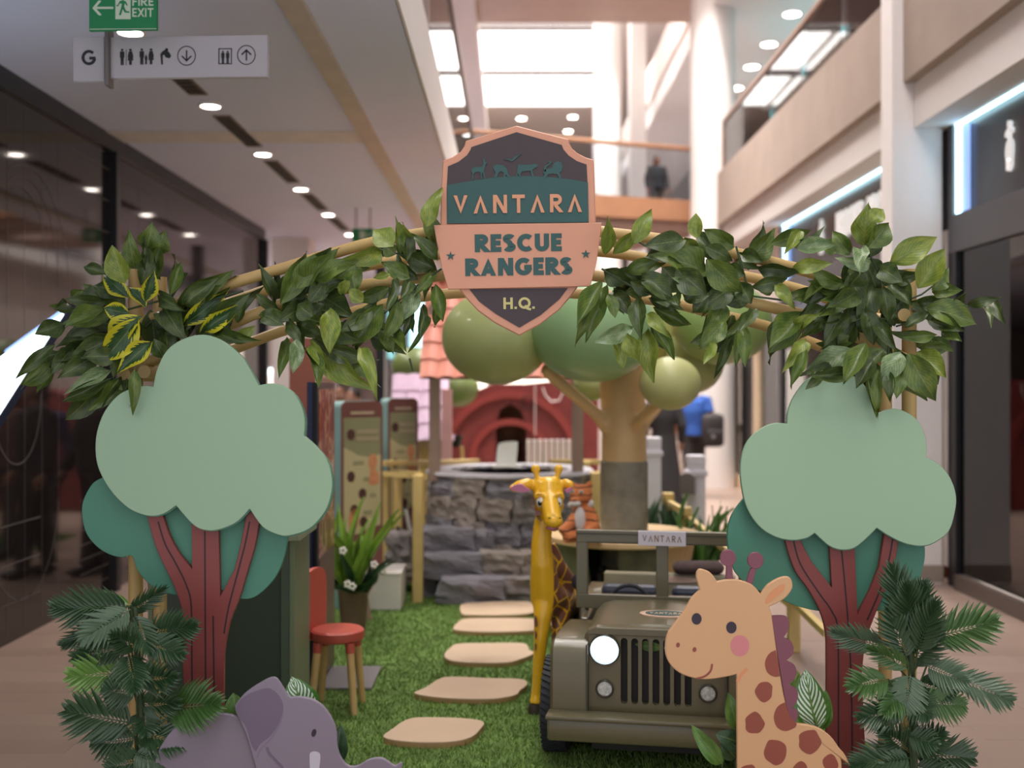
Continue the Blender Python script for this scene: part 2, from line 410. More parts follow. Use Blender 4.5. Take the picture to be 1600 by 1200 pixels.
# glass balustrades
def balustrade(name, label, a, b, z0, z1, n, side=None, mrail=RAILW):
    a, b = Vector(a), Vector(b); t = thing(name, label, 'balustrade', (a.x, a.y, z0)); u = (b-a)/n; L = u.length
    rz = math.atan2(u.y, u.x)
    for i in range(n):
        c = a+u*(i+.5); M = Matrix.Translation((c.x, c.y, 0)) @ Matrix.Rotation(rz, 4, 'Z')
        obj('pane', MB().box((-L/2+.006, -.007, z0), (L/2-.006, .007, z1), M), GLASS, t)
    c = (a+b)/2; M = Matrix.Translation((c.x, c.y, 0)) @ Matrix.Rotation(rz, 4, 'Z'); F = (b-a).length
    obj('handrail', MB().box((-F/2, -.035, z1), (F/2, .035, z1+.07), M, bev=.015), mrail, t)
    for e in (a, b): obj('end_post', MB().box((e.x-.03, e.y-.03, z0), (e.x+.03, e.y+.03, z1)), mrail, t)
    return t
balustrade('glass_balustrade', 'glass balustrade with wooden rail above beige concrete edge', (3.28, 5, 0), (3.28, 17.3, 0), 4.95, 5.66, 8)
balustrade('glass_balustrade', 'glass balustrade above the white ceiling edge behind the shield', (-.62, 8, 0), (-.62, 19, 0), 4.2, 5.4, 7, mrail=mat('rail_dark', (130, 108, 100), .4))
# bridges across the atrium
Ma = Matrix.Translation((1.3, 17.6, 0)) @ Matrix.Rotation(R(20), 4, 'Z')
struct('floor_bridge', MB().box((-2.1, 0, 4.12), (2.0, 2.6, 4.3), Ma), mat('bridge_soffit', (150, 120, 108), .7))
struct('trim_7', MB().box((-2.1, -.06, 4.28), (2.0, .0, 4.62), Ma), ORANGEW)
balustrade('glass_balustrade', 'bridge glass balustrade with orange wooden handrail across the atrium', Ma @ Vector((-2.1, -.03, 0)), Ma @ Vector((2.0, -.03, 0)), 4.62, 5.42, 4, mrail=ORANGEW)
wallbox('floor_upper_bridge', (-.7, 17.3, 8), (3.2, 19.7, 8.95), BROWNP)
# glowing signs on the upper shopfront
def glow_sign(label, cells, m, x=4.93):
    t = None
    for i, (px, py, w, h) in enumerate(cells):
        d = x*FP/(px-800); z = CH-(py-600)*d/FP
        if t is None: t = thing('lit_sign', label, 'sign', (x, d, z))
        dy = w*d*d/FP/x; dz = h*d/FP
        obj('light_bar', MB().box((x-.05, d-dy/2, z-dz/2), (x+.01, d+dy/2, z+dz/2), bev=.004), m, t)
CY = emis('cyan_glow', (120, 236, 244), 4)
glow_sign('long cyan glowing letters on upper shopfront', [(1252, 108, 7, 20), (1262, 102, 5, 16), (1271, 92, 6, 14), (1281, 84, 6, 18), (1291, 72, 6, 12)], CY)
glow_sign('cyan glowing bar under the upper balustrade rail', [(1300, 60, 8, 9), (1310, 54, 9, 8), (1319, 47, 6, 9)], CY)
glow_sign('small cyan lit panel below the longer glowing letters', [(1262, 134, 7, 14), (1272, 124, 6, 14)], CY)
glow_sign('cyan lit sign near the end post of the balustrade', [(1196, 192, 6, 14), (1204, 183, 6, 18), (1213, 172, 6, 18)], CY)
glow_sign('orange glowing letters high beside the white column', [(1368, 12, 5, 14), (1377, 6, 5, 12)], emis('orange_glow', (255, 100, 40), 5))
# shopfronts --------------------------------------------------------------------
UXR, NR = Vector((0, -1, 0)), Vector((-1, 0, 0))
SHEEP = emis('emblem_added_glow', (236, 232, 230), .55)  # slight glow added to whiten the emblem and letters
def sheep(t, y, z, h, x):
    """hanging fleece emblem: ribbon loop, bow, drooping body, four legs"""
    f = lambda u, v: (y-u*h, z+v*h)
    def part(pts, nm):
        pts2 = [f(*p) for p in pts]; M = Matrix(((0, -1, 0, 0), (1, 0, 0, 0), (0, 0, 1, 0), (0, 0, 0, 1)))
        # prism in (y,z): swap axes so that the plate faces -x
        mb = MB(); n = len(pts2); mb.add([(x-.02, p[0], p[1]) for p in pts2]+[(x+.02, p[0], p[1]) for p in pts2], [tuple(range(n)), tuple(range(2*n-1, n-1, -1))]+[(i, (i+1) % n, n+(i+1) % n, n+i) for i in range(n)])
        obj(nm, mb, SHEEP, t)
    part(spline([(-.03, .12), (.06, .14), (.12, .05), (.13, -.1), (.1, -.28), (.07, -.3), (-.02, -.3), (-.09, -.26), (-.13, -.16), (-.12, -.02), (-.08, .08)]), 'fleece_body')
    for u, v, w in ((-.07, -.48, .03), (-.005, -.5, .03), (.05, -.46, .028), (.085, -.42, .024)): part([(u-w/2, v), (u+w/2, v), (u+w*.7, -.25), (u-w*.7, -.25)], 'leg')
    part([(-.012, .12), (.012, .12), (.02, .3), (-.02, .3)], 'ribbon')
    part(spline([(0, .3), (.1, .26), (.13, .34), (.06, .38)]), 'bow'); part(spline([(0, .3), (-.12, .2), (-.14, .28), (-.05, .36)]), 'bow')
    part(spline([(-.03, .38), (.03, .38), (.05, .46), (.02, .52), (-.03, .5)]), 'head')
def shopfront(label, y0, y1, led_y, parts):
    t = thing('shopfront', label, 'shopfront', (3.6, y0, 0))
    obj('sign_band', MB().box((3.58, y0, 3.79), (3.74, y1, 3.97)).box((3.58, y0, 2.72), (3.74, y1, 3.02)).box((3.58, y1-.1, 3.02), (3.74, y1, 3.79)).box((3.58, y0, 3.02), (3.74, y0+.1, 3.79)), CHARC, t)
    obj('sign_panel', MB().box((3.66, y0+.1, 3.02), (3.72, y1-.1, 3.79)), mat('sign_panel', (62, 54, 54), .25, var=.03), t)
    obj('led_strip', MB().box((3.6, y0+.1, 3.745), (3.64, y1-.1, 3.778)), LEDB, t)
    obj('led_strip', MB().box((3.6, led_y-.02, 3.03), (3.64, led_y+.04, 3.745)), LEDB, t)
    obj('led_strip', MB().box((3.62, led_y-.12, 3.03), (3.655, led_y-.03, 3.73)), LEDV, t, label='soft blue inner strip')
    return t
s1 = shopfront('dark near shopfront with white hanging sheep emblem', 4.2, 9.2, 9.05, 0)
sheep(s1, 8.2, 3.39, .36, 3.65)
obj('mullion', MB().box((3.58, 9.04, .0), (3.7, 9.2, 2.72)), BLACKF, s1)
for ya, yb in ((4.2, 6.6), (6.61, 9.04)): obj('pane', MB().box((3.615, ya, .13), (3.63, yb, 2.72)), SHOPGL, s1)
obj('plinth', MB().box((3.55, 4.2, 0), (3.7, 9.0, .12)), mat('plinth', (92, 80, 74), .4), s1)
obj('raised_floor', MB().box((3.7, 4.2, 0), (7.4, 9.2, .11)), mat('shop_wood_floor', (190, 128, 92), .35, var=.12, vs=3), s1)
s2 = shopfront('further dark shopfront with white lettering behind leaves', 9.56, 15.0, 14.82, 0)
sheep(s2, 13.2, 3.38, .4, 3.65)
for w_, y_, wd in (('BROOKS', 12.55, .93), ('BROTHERS', 11.45, 1.25)): text_mb(MB(), w_, (3.655, y_, 3.26), UXR, Z_, .3, .2, .14, .03, False, wd, lambda b: obj('letter', b, SHEEP, s2))
obj('raised_floor', MB().box((3.7, 9.6, 0), (7.4, 14.9, .11)), MATS['shop_wood_floor'], s2)
for y in (9.56, 12.2, 14.9): obj('mullion', MB().box((3.58, y, 0), (3.7, y+.12, 2.72)), BLACKF, s2)
for ya, yb in ((9.7, 12.18), (12.34, 14.88)): obj('pane', MB().box((3.615, ya, .13), (3.63, yb, 2.72)), SHOPGL, s2)
obj('plinth', MB().box((3.55, 9.56, 0), (3.7, 15.0, .12)), mat('plinth', (92, 80, 74), .4), s2)
wallbox('wall_shop', (7.4, 3, 0), (7.5, 15.05, 4.1), mat('shop_dark_wall', (92, 80, 78), .6, var=.05, vs=2))
struct('window_40', MB().box((5.2, 9.9, .4), (5.22, 14.7, 2.7)), emis('shop_fill_glow', (255, 242, 230), 3.5))  # glowing panel added inside the shop to light the hall
wallbox('wall_shop_end', (3.72, 14.95, 0), (7.4, 15.05, 4.1), mat('shop_pale_wall', (120, 108, 104), .6))
wallbox('ceiling_shop', (3.76, 3, 2.95), (7.4, 15, 3.05), mat('shop_ceiling', (168, 160, 158), .7))
wallbox('column_reflection_box', (3.67, 9.3, .11), (3.9, 9.6, 2.95), WHITE)  # solid box standing in for the near column's reflection in the glass
for x, y, n in ((4.7, 8.3, 'just past the big emblem'), (5.4, 10.4, 'deep inside the near shop'), (4.6, 12.6, 'behind the lettered shopfront'), (5.8, 13.4, 'at the back of the shop')):
    downlight((x, y, 2.95), .06, 'shop interior ceiling spot '+n, 45, 'spotlights inside the shops')
# display windows beyond, on the right
BEIGEF = mat('beige_jamb', (214, 190, 160), .5)
for y0, y1, nm in ((15.15, 16.35, 1), (16.75, 18.2, 2)):
    struct('window_frame' if nm == 1 else 'window_frame_2', MB().box((3.58, y1, 0), (3.72, y1+.3, 2.75)).box((3.58, y0, 0), (3.72, y1, .2)), BEIGEF)
    struct('window_%d' % (20+nm), MB().box((3.63, y0, .2), (3.64, y1, 2.75)), GLASS)
wallbox('floor_display', (3.65, 15.06, 0), (5.2, 18.5, .2), BEIGEF)
wallbox('wall_display', (5.2, 15.06, 0), (5.3, 18.6, 2.75), mat('display_wall', (224, 218, 212), .6))
wallbox('ceiling_display', (3.8, 15.06, 2.75), (5.3, 18.6, 2.85), WHITE)
downlight((4.4, 16, 2.75), .1, 'display window ceiling lamp above the mannequin', 60, 'display window lamps'); downlight((4.4, 17.5, 2.75), .1, 'display window ceiling lamp above the plant', 60, 'display window lamps')
for x, y, n in ((1.2, 27, 'near'), (2.6, 30, 'far')): pass
# unseen fill spots added to brighten the middle and far mall
def ceil_area(x, y, z, sx, sy, w, c=(1, .94, .88)):
    l = bpy.data.lights.new('ceiling_panel_light', 'AREA'); l.shape = 'RECTANGLE'; l.size = sx; l.size_y = sy; l.energy = w; l.color = c
    o = bpy.data.objects.new('ceiling_panel_light', l); col.objects.link(o); o.location = (x, y, z); return o
def added_fill_spot(x, y, w, z=9.9):
    l = bpy.data.lights.new('added_fill_spot', 'SPOT'); l.energy = w; l.spot_size = R(75); l.spot_blend = .8; l.shadow_soft_size = .15; l.color = (1, .95, .89)
    o = bpy.data.objects.new('added_fill_spot', l); col.objects.link(o); o.location = (x, y, z)
for x, y, w in ((-.2, 11.5, 1500), (2.4, 12, 1700), (2.6, 16, 2600), (.5, 15.5, 2200), (1.6, 22, 3200), (2.9, 25, 3000), (1, 29, 3000), (3.0, 20.5, 3000), (2.2, 14, 1800)): added_fill_spot(x, y, w)
for x, y, w in ((-2, 17, 500), (-2, 22, 500), (-2, 26, 500), (-5, 17.5, 500), (-6, 19, 500)): added_fill_spot(x, y, w, 3.6)
l = bpy.data.lights.new('added_wall_fill', 'SPOT'); l.energy = 420; l.spot_size = R(110); l.spot_blend = .8; l.shadow_soft_size = .1; l.color = (1, .95, .89)  # unseen spot added to brighten the right rear wall
o = bpy.data.objects.new('added_wall_fill', l); col.objects.link(o); o.location = (2.0, 18.9, 4.08); o.rotation_euler = (0, R(58), R(8))
SHOPG = emis('shop_window_glow', (255, 240, 226), 2.2)
for i, (x0, x1, y, z0, z1) in enumerate(((-8.4, -3.6, 20.98, .3, 1.9), (-3.2, -.9, 39.95, .2, 2.9), (-.3, 1.6, 39.95, .2, 2.9), (2.0, 3.5, 39.95, .2, 2.9))):
    struct('window_%d' % (30+i), MB().box((x0, y, z0), (x1, y+.02, z1)), SHOPG)
    struct('trim_%d' % (50+i), MB().box((x0-.08, y-.03, z0-.1), (x1+.08, y+.01, z0)).box((x0-.08, y-.03, z1), (x1+.08, y+.01, z1+.12)), WHITE)
# far left glimpses
t = thing('lit_shelf', 'bright white lit shelf in the shop beyond the black glass', 'shelf', tuple(P(420, 600, 19)))
obj('light_bar', MB().box(P(405, 586, 19), P(452, 576, 19.3)), emis('shelf_glow', (235, 255, 255), 4), t)
obj('shelf_board', MB().box(P(405, 612, 19), P(452, 606, 19.3)), WHITE, t); obj('upright', MB().box(P(450, 900, 19)*Vector((1,1,0)) if False else (P(452, 600, 19).x, 19, 0), (P(456, 600, 19).x, 19.3, 2.0)), WHITE, t)
t = thing('led_screen', 'blurry bright cyan shop screen seen beneath the arch leaves', 'screen', tuple(P(645, 560, 24)*Vector((1, 1, 0))))
obj('screen_panel', MB().box(P(640, 545, 24), P(668, 470, 24.1)), emis('screen_glow', (190, 245, 255), 1.6), t)
obj('screen_panel', MB().box(P(606, 560, 24.0), P(616, 470, 24.1)), emis('screen_glow2', (150, 220, 225), .9), t)
obj('housing', MB().box((P(600, 0, 24).x, 24.1, 0), (P(672, 0, 24).x, 24.3, 3.6)), mat('screen_housing', (150, 152, 158), .5), t)
# ------------------------------------------------------------------ arch, shield sign, cut-out boards
POLE = mat('pale_wood_pole', (196, 164, 104), .45, var=.08, vs=5)
FD, BD = 4.4, 4.72
arch = thing('wooden_arch', 'arch of pale round wooden poles with four curved rails and paired posts', 'arch', (0, FD, 0))
for x, d, nm in ((-1.478, FD, 0), (-1.483, BD, 0), (1.56, FD, 0), (1.572, BD, 0)):
    o = obj('post', MB().tube([(x, d, 0), (x, d, 2.1)], .028, 16), POLE, arch); autosmooth(o)
for d, pts in ((FD, [(211, 512), (270, 478), (350, 447), (440, 420), (520, 396), (590, 377), (680, 362), (800, 352), (880, 354), (960, 365), (1020, 372), (1090, 384), (1155, 397), (1280, 430), (1350, 462), (1420, 498)]),
               (BD, [(250, 520), (300, 495), (390, 462), (445, 445), (575, 415), (632, 405), (720, 394), (820, 388), (900, 390), (980, 398), (1037, 410), (1175, 434), (1280, 462), (1385, 503)]),
               (FD, [(211, 575), (290, 540), (395, 492), (480, 465), (565, 446), (695, 430), (800, 424), (900, 428), (980, 437), (1080, 450), (1180, 475), (1255, 492), (1330, 523), (1420, 562)]),
               (BD, [(250, 588), (300, 570), (375, 542), (442, 517), (540, 490), (650, 465), (732, 457), (820, 454), (892, 458), (980, 464), (1052, 474), (1105, 487), (1180, 505), (1212, 515), (1300, 548), (1383, 585)])):
    o = obj('curved_rail', MB().tube([P(p[0], p[1], d) for p in spline(pts, 3, False)], .0225, 14), POLE, arch); autosmooth(o)
for px, py in ((225, 581), (194, 586), (1413, 492), (1411, 560)):
    p = P(px, py, 4.32); o = obj('cross_peg', MB().tube([p, (p.x, 4.82, p.z)], .025, 16), POLE, arch); autosmooth(o)
# shield
COPPER = mat('copper_paint', (206, 146, 118), .38, spec=.6, var=.02); PLUM = mat('dark_plum', (62, 50, 54), .5, var=.02); TEAL = mat('deep_teal', (44, 82, 80), .5, var=.02)
HQ = mat('pale_yellow_letters', (196, 186, 122), .5, var=0); LCOP = mat('copper_letters', (208, 146, 112), .4, var=0)
def sp(pts): return [(670+x/3.4286, 180+y/3.4286) for x, y in pts]
SD = 4.24
shield = thing('shield_sign', 'copper edged shield sign with animal silhouettes hanging in the middle of the arch', 'sign', tuple(P(800, 350, SD)))
outl = sp([(470, 55), (748, 128)]+[(752, 148), (768, 178), (800, 204), (840, 224), (884, 238)]+[(890, 400), (896, 582), (860, 800), (795, 925), (760, 972), (700, 1042), (600, 1118), (485, 1180), (350, 1110), (260, 1045), (200, 980), (165, 935), (90, 800), (62, 592), (65, 400), (75, 243), (130, 222), (170, 195), (190, 165), (197, 138)])
obj('border_board', MB().prism(px2(outl, SD), SD, SD+.03, bev=.004), COPPER, shield)
obj('mounting_block', MB().box(P(740, 470, SD+.03), P(860, 345, FD-.02)), BLACKF, shield)
e = .003
obj('upper_panel', MB().prism(px2(sp([(470, 92), (712, 160), (722, 185), (748, 216), (792, 246), (845, 265), (852, 400), (856, 576), (98, 583), (96, 400), (103, 275), (160, 250), (205, 215), (224, 186), (228, 172)]), SD), SD-e, SD+.01), PLUM, shield)
hill = [(98, 376)]+[(98+i*75.4, 376-41*math.sin(math.pi*min(1, (i+.01)/10*.97))-(i*1.4)) for i in range(1, 10)]+[(852, 361), (856, 574), (99, 581)]
obj('green_hill', MB().prism(px2(sp(hill), SD), SD-2*e, SD), TEAL, shield)
for pts in ([(230, 290), (245, 280), (285, 278), (293, 262), (288, 228), (296, 240), (303, 232), (301, 250), (316, 258), (304, 266), (302, 280), (296, 300), (300, 318), (304, 344), (298, 344), (290, 308), (284, 312), (286, 344), (280, 344), (276, 306), (250, 306), (240, 318), (238, 350), (231, 350), (234, 312), (228, 300)],
            [(345, 275), (365, 265), (400, 270), (420, 290), (425, 315), (438, 332), (425, 336), (412, 318), (410, 334), (398, 338), (402, 310), (385, 302), (372, 312), (365, 336), (347, 338), (358, 310), (350, 295), (344, 285)],
            [(400, 240), (425, 235), (445, 240), (460, 222), (498, 210), (475, 225), (455, 245), (440, 250), (425, 241)],
            [(480, 265), (520, 268), (560, 265), (570, 260), (583, 268), (582, 280), (570, 283), (555, 295), (564, 334), (553, 334), (545, 300), (520, 300), (498, 305), (490, 318), (500, 334), (488, 334), (478, 312), (472, 335), (464, 335), (474, 300), (476, 280)],
            [(625, 290), (660, 285), (670, 258), (690, 248), (710, 255), (718, 275), (712, 300), (700, 310), (712, 344), (700, 344), (688, 318), (660, 315), (640, 318), (622, 342), (608, 338), (620, 320), (612, 310)],
            [(620, 306), (616, 280), (636, 264), (650, 254), (636, 256), (645, 248), (660, 250), (650, 266), (628, 280), (628, 300)]):
    obj('animal_silhouette', MB().prism(px2(sp(pts), SD), SD-2*e-.001, SD), TEAL, shield)
obj('band', MB().prism(px2(sp([(28, 592), (480, 584), (925, 578), (915, 665), (897, 790), (865, 918), (485, 926), (105, 934), (75, 835), (46, 700)]), SD), SD-.014, SD+.002, bev=.002), COPPER, shield)
obj('lower_panel', MB().prism(px2(sp([(218, 933), (745, 926), (700, 985), (600, 1070), (485, 1138), (360, 1065), (270, 998)]), SD), SD-e, SD+.01), PLUM, shield)
UX = Vector((1, 0, .014)); UZ = Vector((-.014, 0, 1))
def stext(s, xc, ybase, h, wpx, m, d, w, gap, nm, th=.002):
    px, py = sp([(xc, ybase)])[0]; k = d/FP/3.4286
    text_mb(MB(), s, P(px, py, d), UX, UZ, h*k, w, gap, th, True, wpx*k, lambda b: obj('letter', b, m, shield))
stext('VANTARA', 477, 524, 98, 690, LCOP, SD-2*e, .2, .3, 'lettering', .004)
stext('RESCUE', 480, 731, 95, 466, TEAL, SD-.014, .27, .1, 'lettering'); stext('RÄNGERS', 482, 858, 94, 572, TEAL, SD-.014, .27, .09, 'lettering')
stext('H.Q.', 484, 1038, 62, 168, HQ, SD-e, .2, .12, 'lettering')
for cx, cy in ((118, 757), (840, 747)):
    st = [(cx+(25 if k % 2 == 0 else 10)*math.sin(k*math.pi/5), cy-(25 if k % 2 == 0 else 10)*math.cos(k*math.pi/5)) for k in range(10)]
    obj('star', MB().prism(px2(sp(st), SD), SD-.0165, SD-.01), TEAL, shield)

# tree cut-outs ----------------------------------------------------------------
MINT = mat('mint_canopy', (148, 178, 147), .42, var=.015, vs=2); MINTE = mat('mint_edge', (84, 142, 118), .5, var=.02)
DGREEN = mat('dark_canopy', (70, 128, 106), .5, var=.04, vs=3); MAROON = mat('maroon_trunk', (128, 60, 56), .45, var=.03, vs=4); GROOVE = mat('groove_dark', (52, 26, 30), .6, var=0)
def tree_board(label, loc, front, cusps, back, trunk, grooves):
    t = thing('tree_cutout', label, 'tree cutout', loc)
    d = 4.16
    obj('front_canopy', MB().prism(px2(spline(front, 5, True, cusps), d), d, d+.012, bev=.002), MINT, t)
    obj('canopy_backing', MB().prism([p+Vector((.003, -.004)) for p in px2(spline(front, 5, True, cusps), d)], d+.012, d+.035), MINTE, t)
    d2 = d+.036
    obj('trunk', MB().prism(px2(trunk, d2), d2, d2+.022, bev=.002), MAROON, t)
    for g in grooves:
        L, Rr = ribbon2(px2(spline(g, 5, False), d2), .006); obj('groove', MB().prism(L+Rr[::-1], d2-.0006, d2+.002), GROOVE, t)
    d3 = d2+.024
    obj('back_canopy', MB().prism(px2(spline(back, 5), d3), d3, d3+.02, bev=.002), DGREEN, t)
    obj('rear_strut', MB().box((loc[0]-.02, d3+.02, 0), (loc[0]+.02, d3+.06, 1.0)), POLE, t)
    return t
gy = lambda d: 600+1.65*FP/d
LF = [(239, 604), (246, 575), (262, 546), (288, 529), (318, 523), (347, 532), (375, 555), (392, 580), (404, 602), (428, 599), (452, 608), (468, 628), (476, 654), (475, 681), (495, 699), (512, 722), (519, 755), (513, 788), (500, 810), (480, 828), (451, 837), (433, 835), (410, 823), (390, 795), (371, 815), (347, 826), (325, 829), (303, 821), (275, 790), (255, 803), (232, 806), (202, 795), (174, 768), (155, 735), (149, 705), (152, 672), (165, 640), (188, 615), (218, 604)]
LC = tuple(i for i, p in enumerate(LF) if p in ((239, 604), (404, 602), (475, 681), (390, 795), (275, 790)))
LB = [(170, 738), (145, 755), (130, 782), (128, 805), (134, 832), (150, 853), (170, 866), (190, 871), (206, 869), (214, 890), (228, 908), (248, 922), (275, 930), (310, 932), (345, 922), (372, 935), (398, 933), (425, 909), (440, 882), (448, 850), (450, 815), (440, 720), (200, 690)]
LT = spline([(228, 800), (241, 848), (254, 879), (271, 914), (282, 945), (287, 978), (285, 1025), (288, 1115), (290, 1315)], 4, False)+[Vector(p) for p in ((356, 1315), (349, 1115))]+spline([(350, 1025), (354, 996), (361, 967), (375, 932), (388, 888), (399, 850), (408, 798)], 4, False)+[Vector(p) for p in ((386, 798), (376, 850), (367, 888), (344, 932), (341, 800), (299, 800), (300, 889))]+spline([(280, 865), (265, 837), (252, 798)], 4, False)
LG = [[(247, 815), (258, 850), (274, 879), (291, 914), (299, 950), (300, 1060), (303, 1310)], [(320, 830), (321, 1000), (323, 1310)], [(390, 815), (383, 850), (370, 900), (357, 950), (350, 990)], [(333, 962), (335, 1115), (337, 1310)]]
tree_board('flat tree cutout with wide mint crown and maroon trunk behind the elephant board', (P(320, 600, 4.2).x, 4.16, 0), LF, LC, LB, LT, LG)
RF = [(1230, 662), (1232, 642), (1242, 617), (1264, 591), (1301, 578), (1341, 592), (1361, 619), (1369, 648), (1383, 641), (1403, 639), (1429, 652), (1443, 673), (1448, 696), (1447, 714), (1468, 726), (1485, 747), (1494, 775), (1492, 801), (1483, 829), (1463, 846), (1443, 853), (1417, 850), (1392, 839), (1370, 825), (1355, 840), (1335, 856), (1315, 859), (1296, 853), (1273, 833), (1259, 841), (1236, 844), (1210, 838), (1186, 822), (1168, 795), (1160, 765), (1157, 730), (1162, 702), (1174, 682), (1196, 666), (1213, 661)]
RC = tuple(i for i, p in enumerate(RF) if p in ((1230, 662), (1369, 648), (1447, 714), (1370, 825), (1273, 833)))
RB = [(1170, 770), (1150, 795), (1141, 812), (1137, 832), (1138, 857), (1145, 886), (1155, 902), (1175, 918), (1210, 932), (1245, 947), (1281, 955), (1320, 958), (1379, 954), (1402, 947), (1430, 921), (1442, 888), (1445, 850), (1430, 760), (1230, 700)]
RT = spline([(1222, 815), (1228, 849), (1242, 891), (1263, 921), (1281, 954), (1290, 985), (1292, 1020), (1292, 1140), (1292, 1315)], 4, False)+[Vector(p) for p in ((1362, 1315), (1353, 1194))]+spline([(1347, 1050), (1352, 1008), (1361, 978), (1379, 933), (1395, 894), (1403, 852), (1407, 815)], 4, False)+[Vector(p) for p in ((1385, 815), (1374, 885), (1359, 924), (1340, 960), (1334, 815), (1294, 815), (1300, 918))]+spline([(1269, 879), (1252, 846), (1244, 815)], 4, False)
RG = [[(1238, 835), (1250, 880), (1280, 927), (1300, 956), (1309, 990), (1310, 1140), (1310, 1310)], [(1314, 850), (1326, 984), (1331, 1110), (1332, 1310)], [(1395, 840), (1390, 870), (1379, 912), (1355, 969)]]
tree_board('flat tree cutout with wide mint crown and maroon trunk beside the giraffe board', (P(1325, 600, 4.2).x, 4.16, 0), RF, RC, RB, RT, RG)

# elephant cut-out ---------------------------------------------------------------
LILAC = mat('lilac_grey', (134, 123, 138), .5, var=.02); LILAC2 = mat('dark_lilac', (112, 98, 118), .5, var=.02); EYE = mat('eye_dark', (48, 38, 52), .4, var=0); TUSK = mat('tusk_grey', (196, 190, 202), .5, var=0); RIM = mat('pale_board_rim', (206, 196, 190), .6, var=.02)
d = 3.95
el = thing('elephant_cutout', 'lilac grey elephant cutout board at the foot of a tree cutout', 'animal cutout', (P(450, 0, d).x, d, 0))
def q4(l): return [(350+x/3.75, 880+y/3.75) for x, y in l]
head = spline(q4([(65, 860), (78, 815), (130, 755), (230, 690), (285, 669), (315, 684), (345, 730), (385, 783), (440, 783), (520, 800), (590, 850), (640, 930), (660, 1000), (664, 1080), (690, 1150), (732, 1190), (785, 1188), (850, 1152), (920, 1143), (965, 1166), (1000, 1188), (1040, 1170), (1045, 1195), (1000, 1240), (930, 1215), (860, 1230), (780, 1280), (700, 1290), (640, 1270), (600, 1290), (560, 1420), (560, 1690), (400, 1690), (390, 1400), (250, 1380), (180, 1180), (130, 1010)]), 4, True, (22, 31, 32))
obj('head_board', MB().prism(px2(head, d), d, d+.014, bev=.003), LILAC, el)
body = spline([(236, 1240), (243, 1185), (260, 1152), (281, 1131), (306, 1120), (335, 1115), (372, 1121), (420, 1160), (450, 1220), (455, 1331), (400, 1331), (390, 1270), (310, 1270), (300, 1331), (245, 1331)], 4, True, (9, 10, 13, 14))
obj('body_board', MB().prism(px2(body, d+.016), d+.016, d+.03, bev=.003), mat('lilac_body', (132, 122, 134), .5, var=.02), el)
ear = spline(q4([(70, 850), (120, 780), (230, 735), (285, 742), (330, 790), (347, 850), (320, 940), (270, 1010), (210, 1060), (186, 1102), (160, 1060), (130, 960), (85, 900)]), 4, True, (9,))
obj('inner_ear', MB().prism(px2(ear, d), d-.0012, d+.001), LILAC2, el)
L_, R_ = ribbon2(px2(spline(q4([(252, 1078), (262, 1110), (290, 1142), (345, 1200)]), 5, False), d), .01); obj('jaw_line', MB().prism(L_+R_[::-1], d-.001, d+.001), LILAC2, el)
L_, R_ = ribbon2(px2(spline(q4([(345, 855), (322, 950), (272, 1030), (215, 1090), (195, 1140)]), 5, False), d), .007); obj('ear_edge_line', MB().prism(L_+R_[::-1], d-.0008, d+.001), mat('ear_line', (128, 114, 134), .5, var=0), el)
obj('eye', MB().prism(px2(circ(490.5, 1145, 3.6, 6.2, a=.25), d), d-.0015, d+.001), EYE, el)
obj('tusk', MB().prism(px2(spline(q4([(502, 1125), (515, 1106), (535, 1103), (556, 1110), (565, 1130), (560, 1190), (548, 1270), (520, 1290), (506, 1230)]), 4), d), d-.0015, d+.001), TUSK, el)
obj('prop_stand', MB().box((P(350, 0, d).x, d+.03, 0), (P(350, 0, d).x+.03, d+.15, .35)), POLE, el)

# giraffe cut-out ------------------------------------------------------------------
GIR = mat('peach_giraffe', (208, 163, 120), .5, var=.015); GSP = mat('rust_spot', (142, 74, 58), .5, var=.02); MANE = mat('mauve_mane', (124, 72, 86), .5, var=.02); EARI = mat('ear_peach', (212, 146, 102), .5, var=0); BLUSH = mat('blush_pink', (206, 128, 130), .5, var=0)
d = 3.92
gi = thing('giraffe_cutout', 'smiling peach giraffe cutout board with rust spots before the jeep', 'animal cutout', (P(1220, 0, d).x, d, 0))
def q3(l): return [(1020+x/3.333, 840+y/3.333) for x, y in l]
HB = q3([(65, 580), (74, 510), (108, 455), (160, 388), (200, 318), (245, 272), (226, 205), (234, 172), (255, 165), (300, 183), (335, 229), (400, 218), (460, 224), (520, 248), (562, 294), (600, 245), (660, 210), (708, 205), (727, 235), (724, 272), (690, 315), (640, 345), (606, 360), (622, 410), (640, 540), (665, 720), (690, 850), (720, 935), (748, 967), (800, 975), (870, 995), (930, 1040), (970, 1095), (1000, 1130), (1030, 1190), (975, 1150), (985, 1210), (990, 1640), (860, 1640), (850, 1400), (600, 1400), (590, 1640), (444, 1640), (440, 1200), (437, 712), (400, 722), (300, 738), (230, 735), (160, 715), (110, 682), (76, 635)])
obj('body_board', MB().prism(px2(spline(HB, 4, True, (5, 10, 14, 22, 34, 35, 37, 38, 39, 40, 41, 42, 44)), d), d, d+.014, bev=.003), GIR, gi)
obj('mane', MB().prism(px2(spline(q3([(620, 408), (690, 408), (708, 440), (705, 480), (680, 522), (716, 535), (733, 575), (725, 612), (693, 640), (735, 660), (748, 695), (740, 732), (708, 765), (745, 785), (757, 820), (746, 860), (725, 886), (750, 897), (757, 928), (740, 962), (712, 925), (690, 845), (665, 700), (640, 545)]), 4, True, (0, 4, 8, 12, 16, 19)), d), d-.0012, d+.012), MANE, gi)
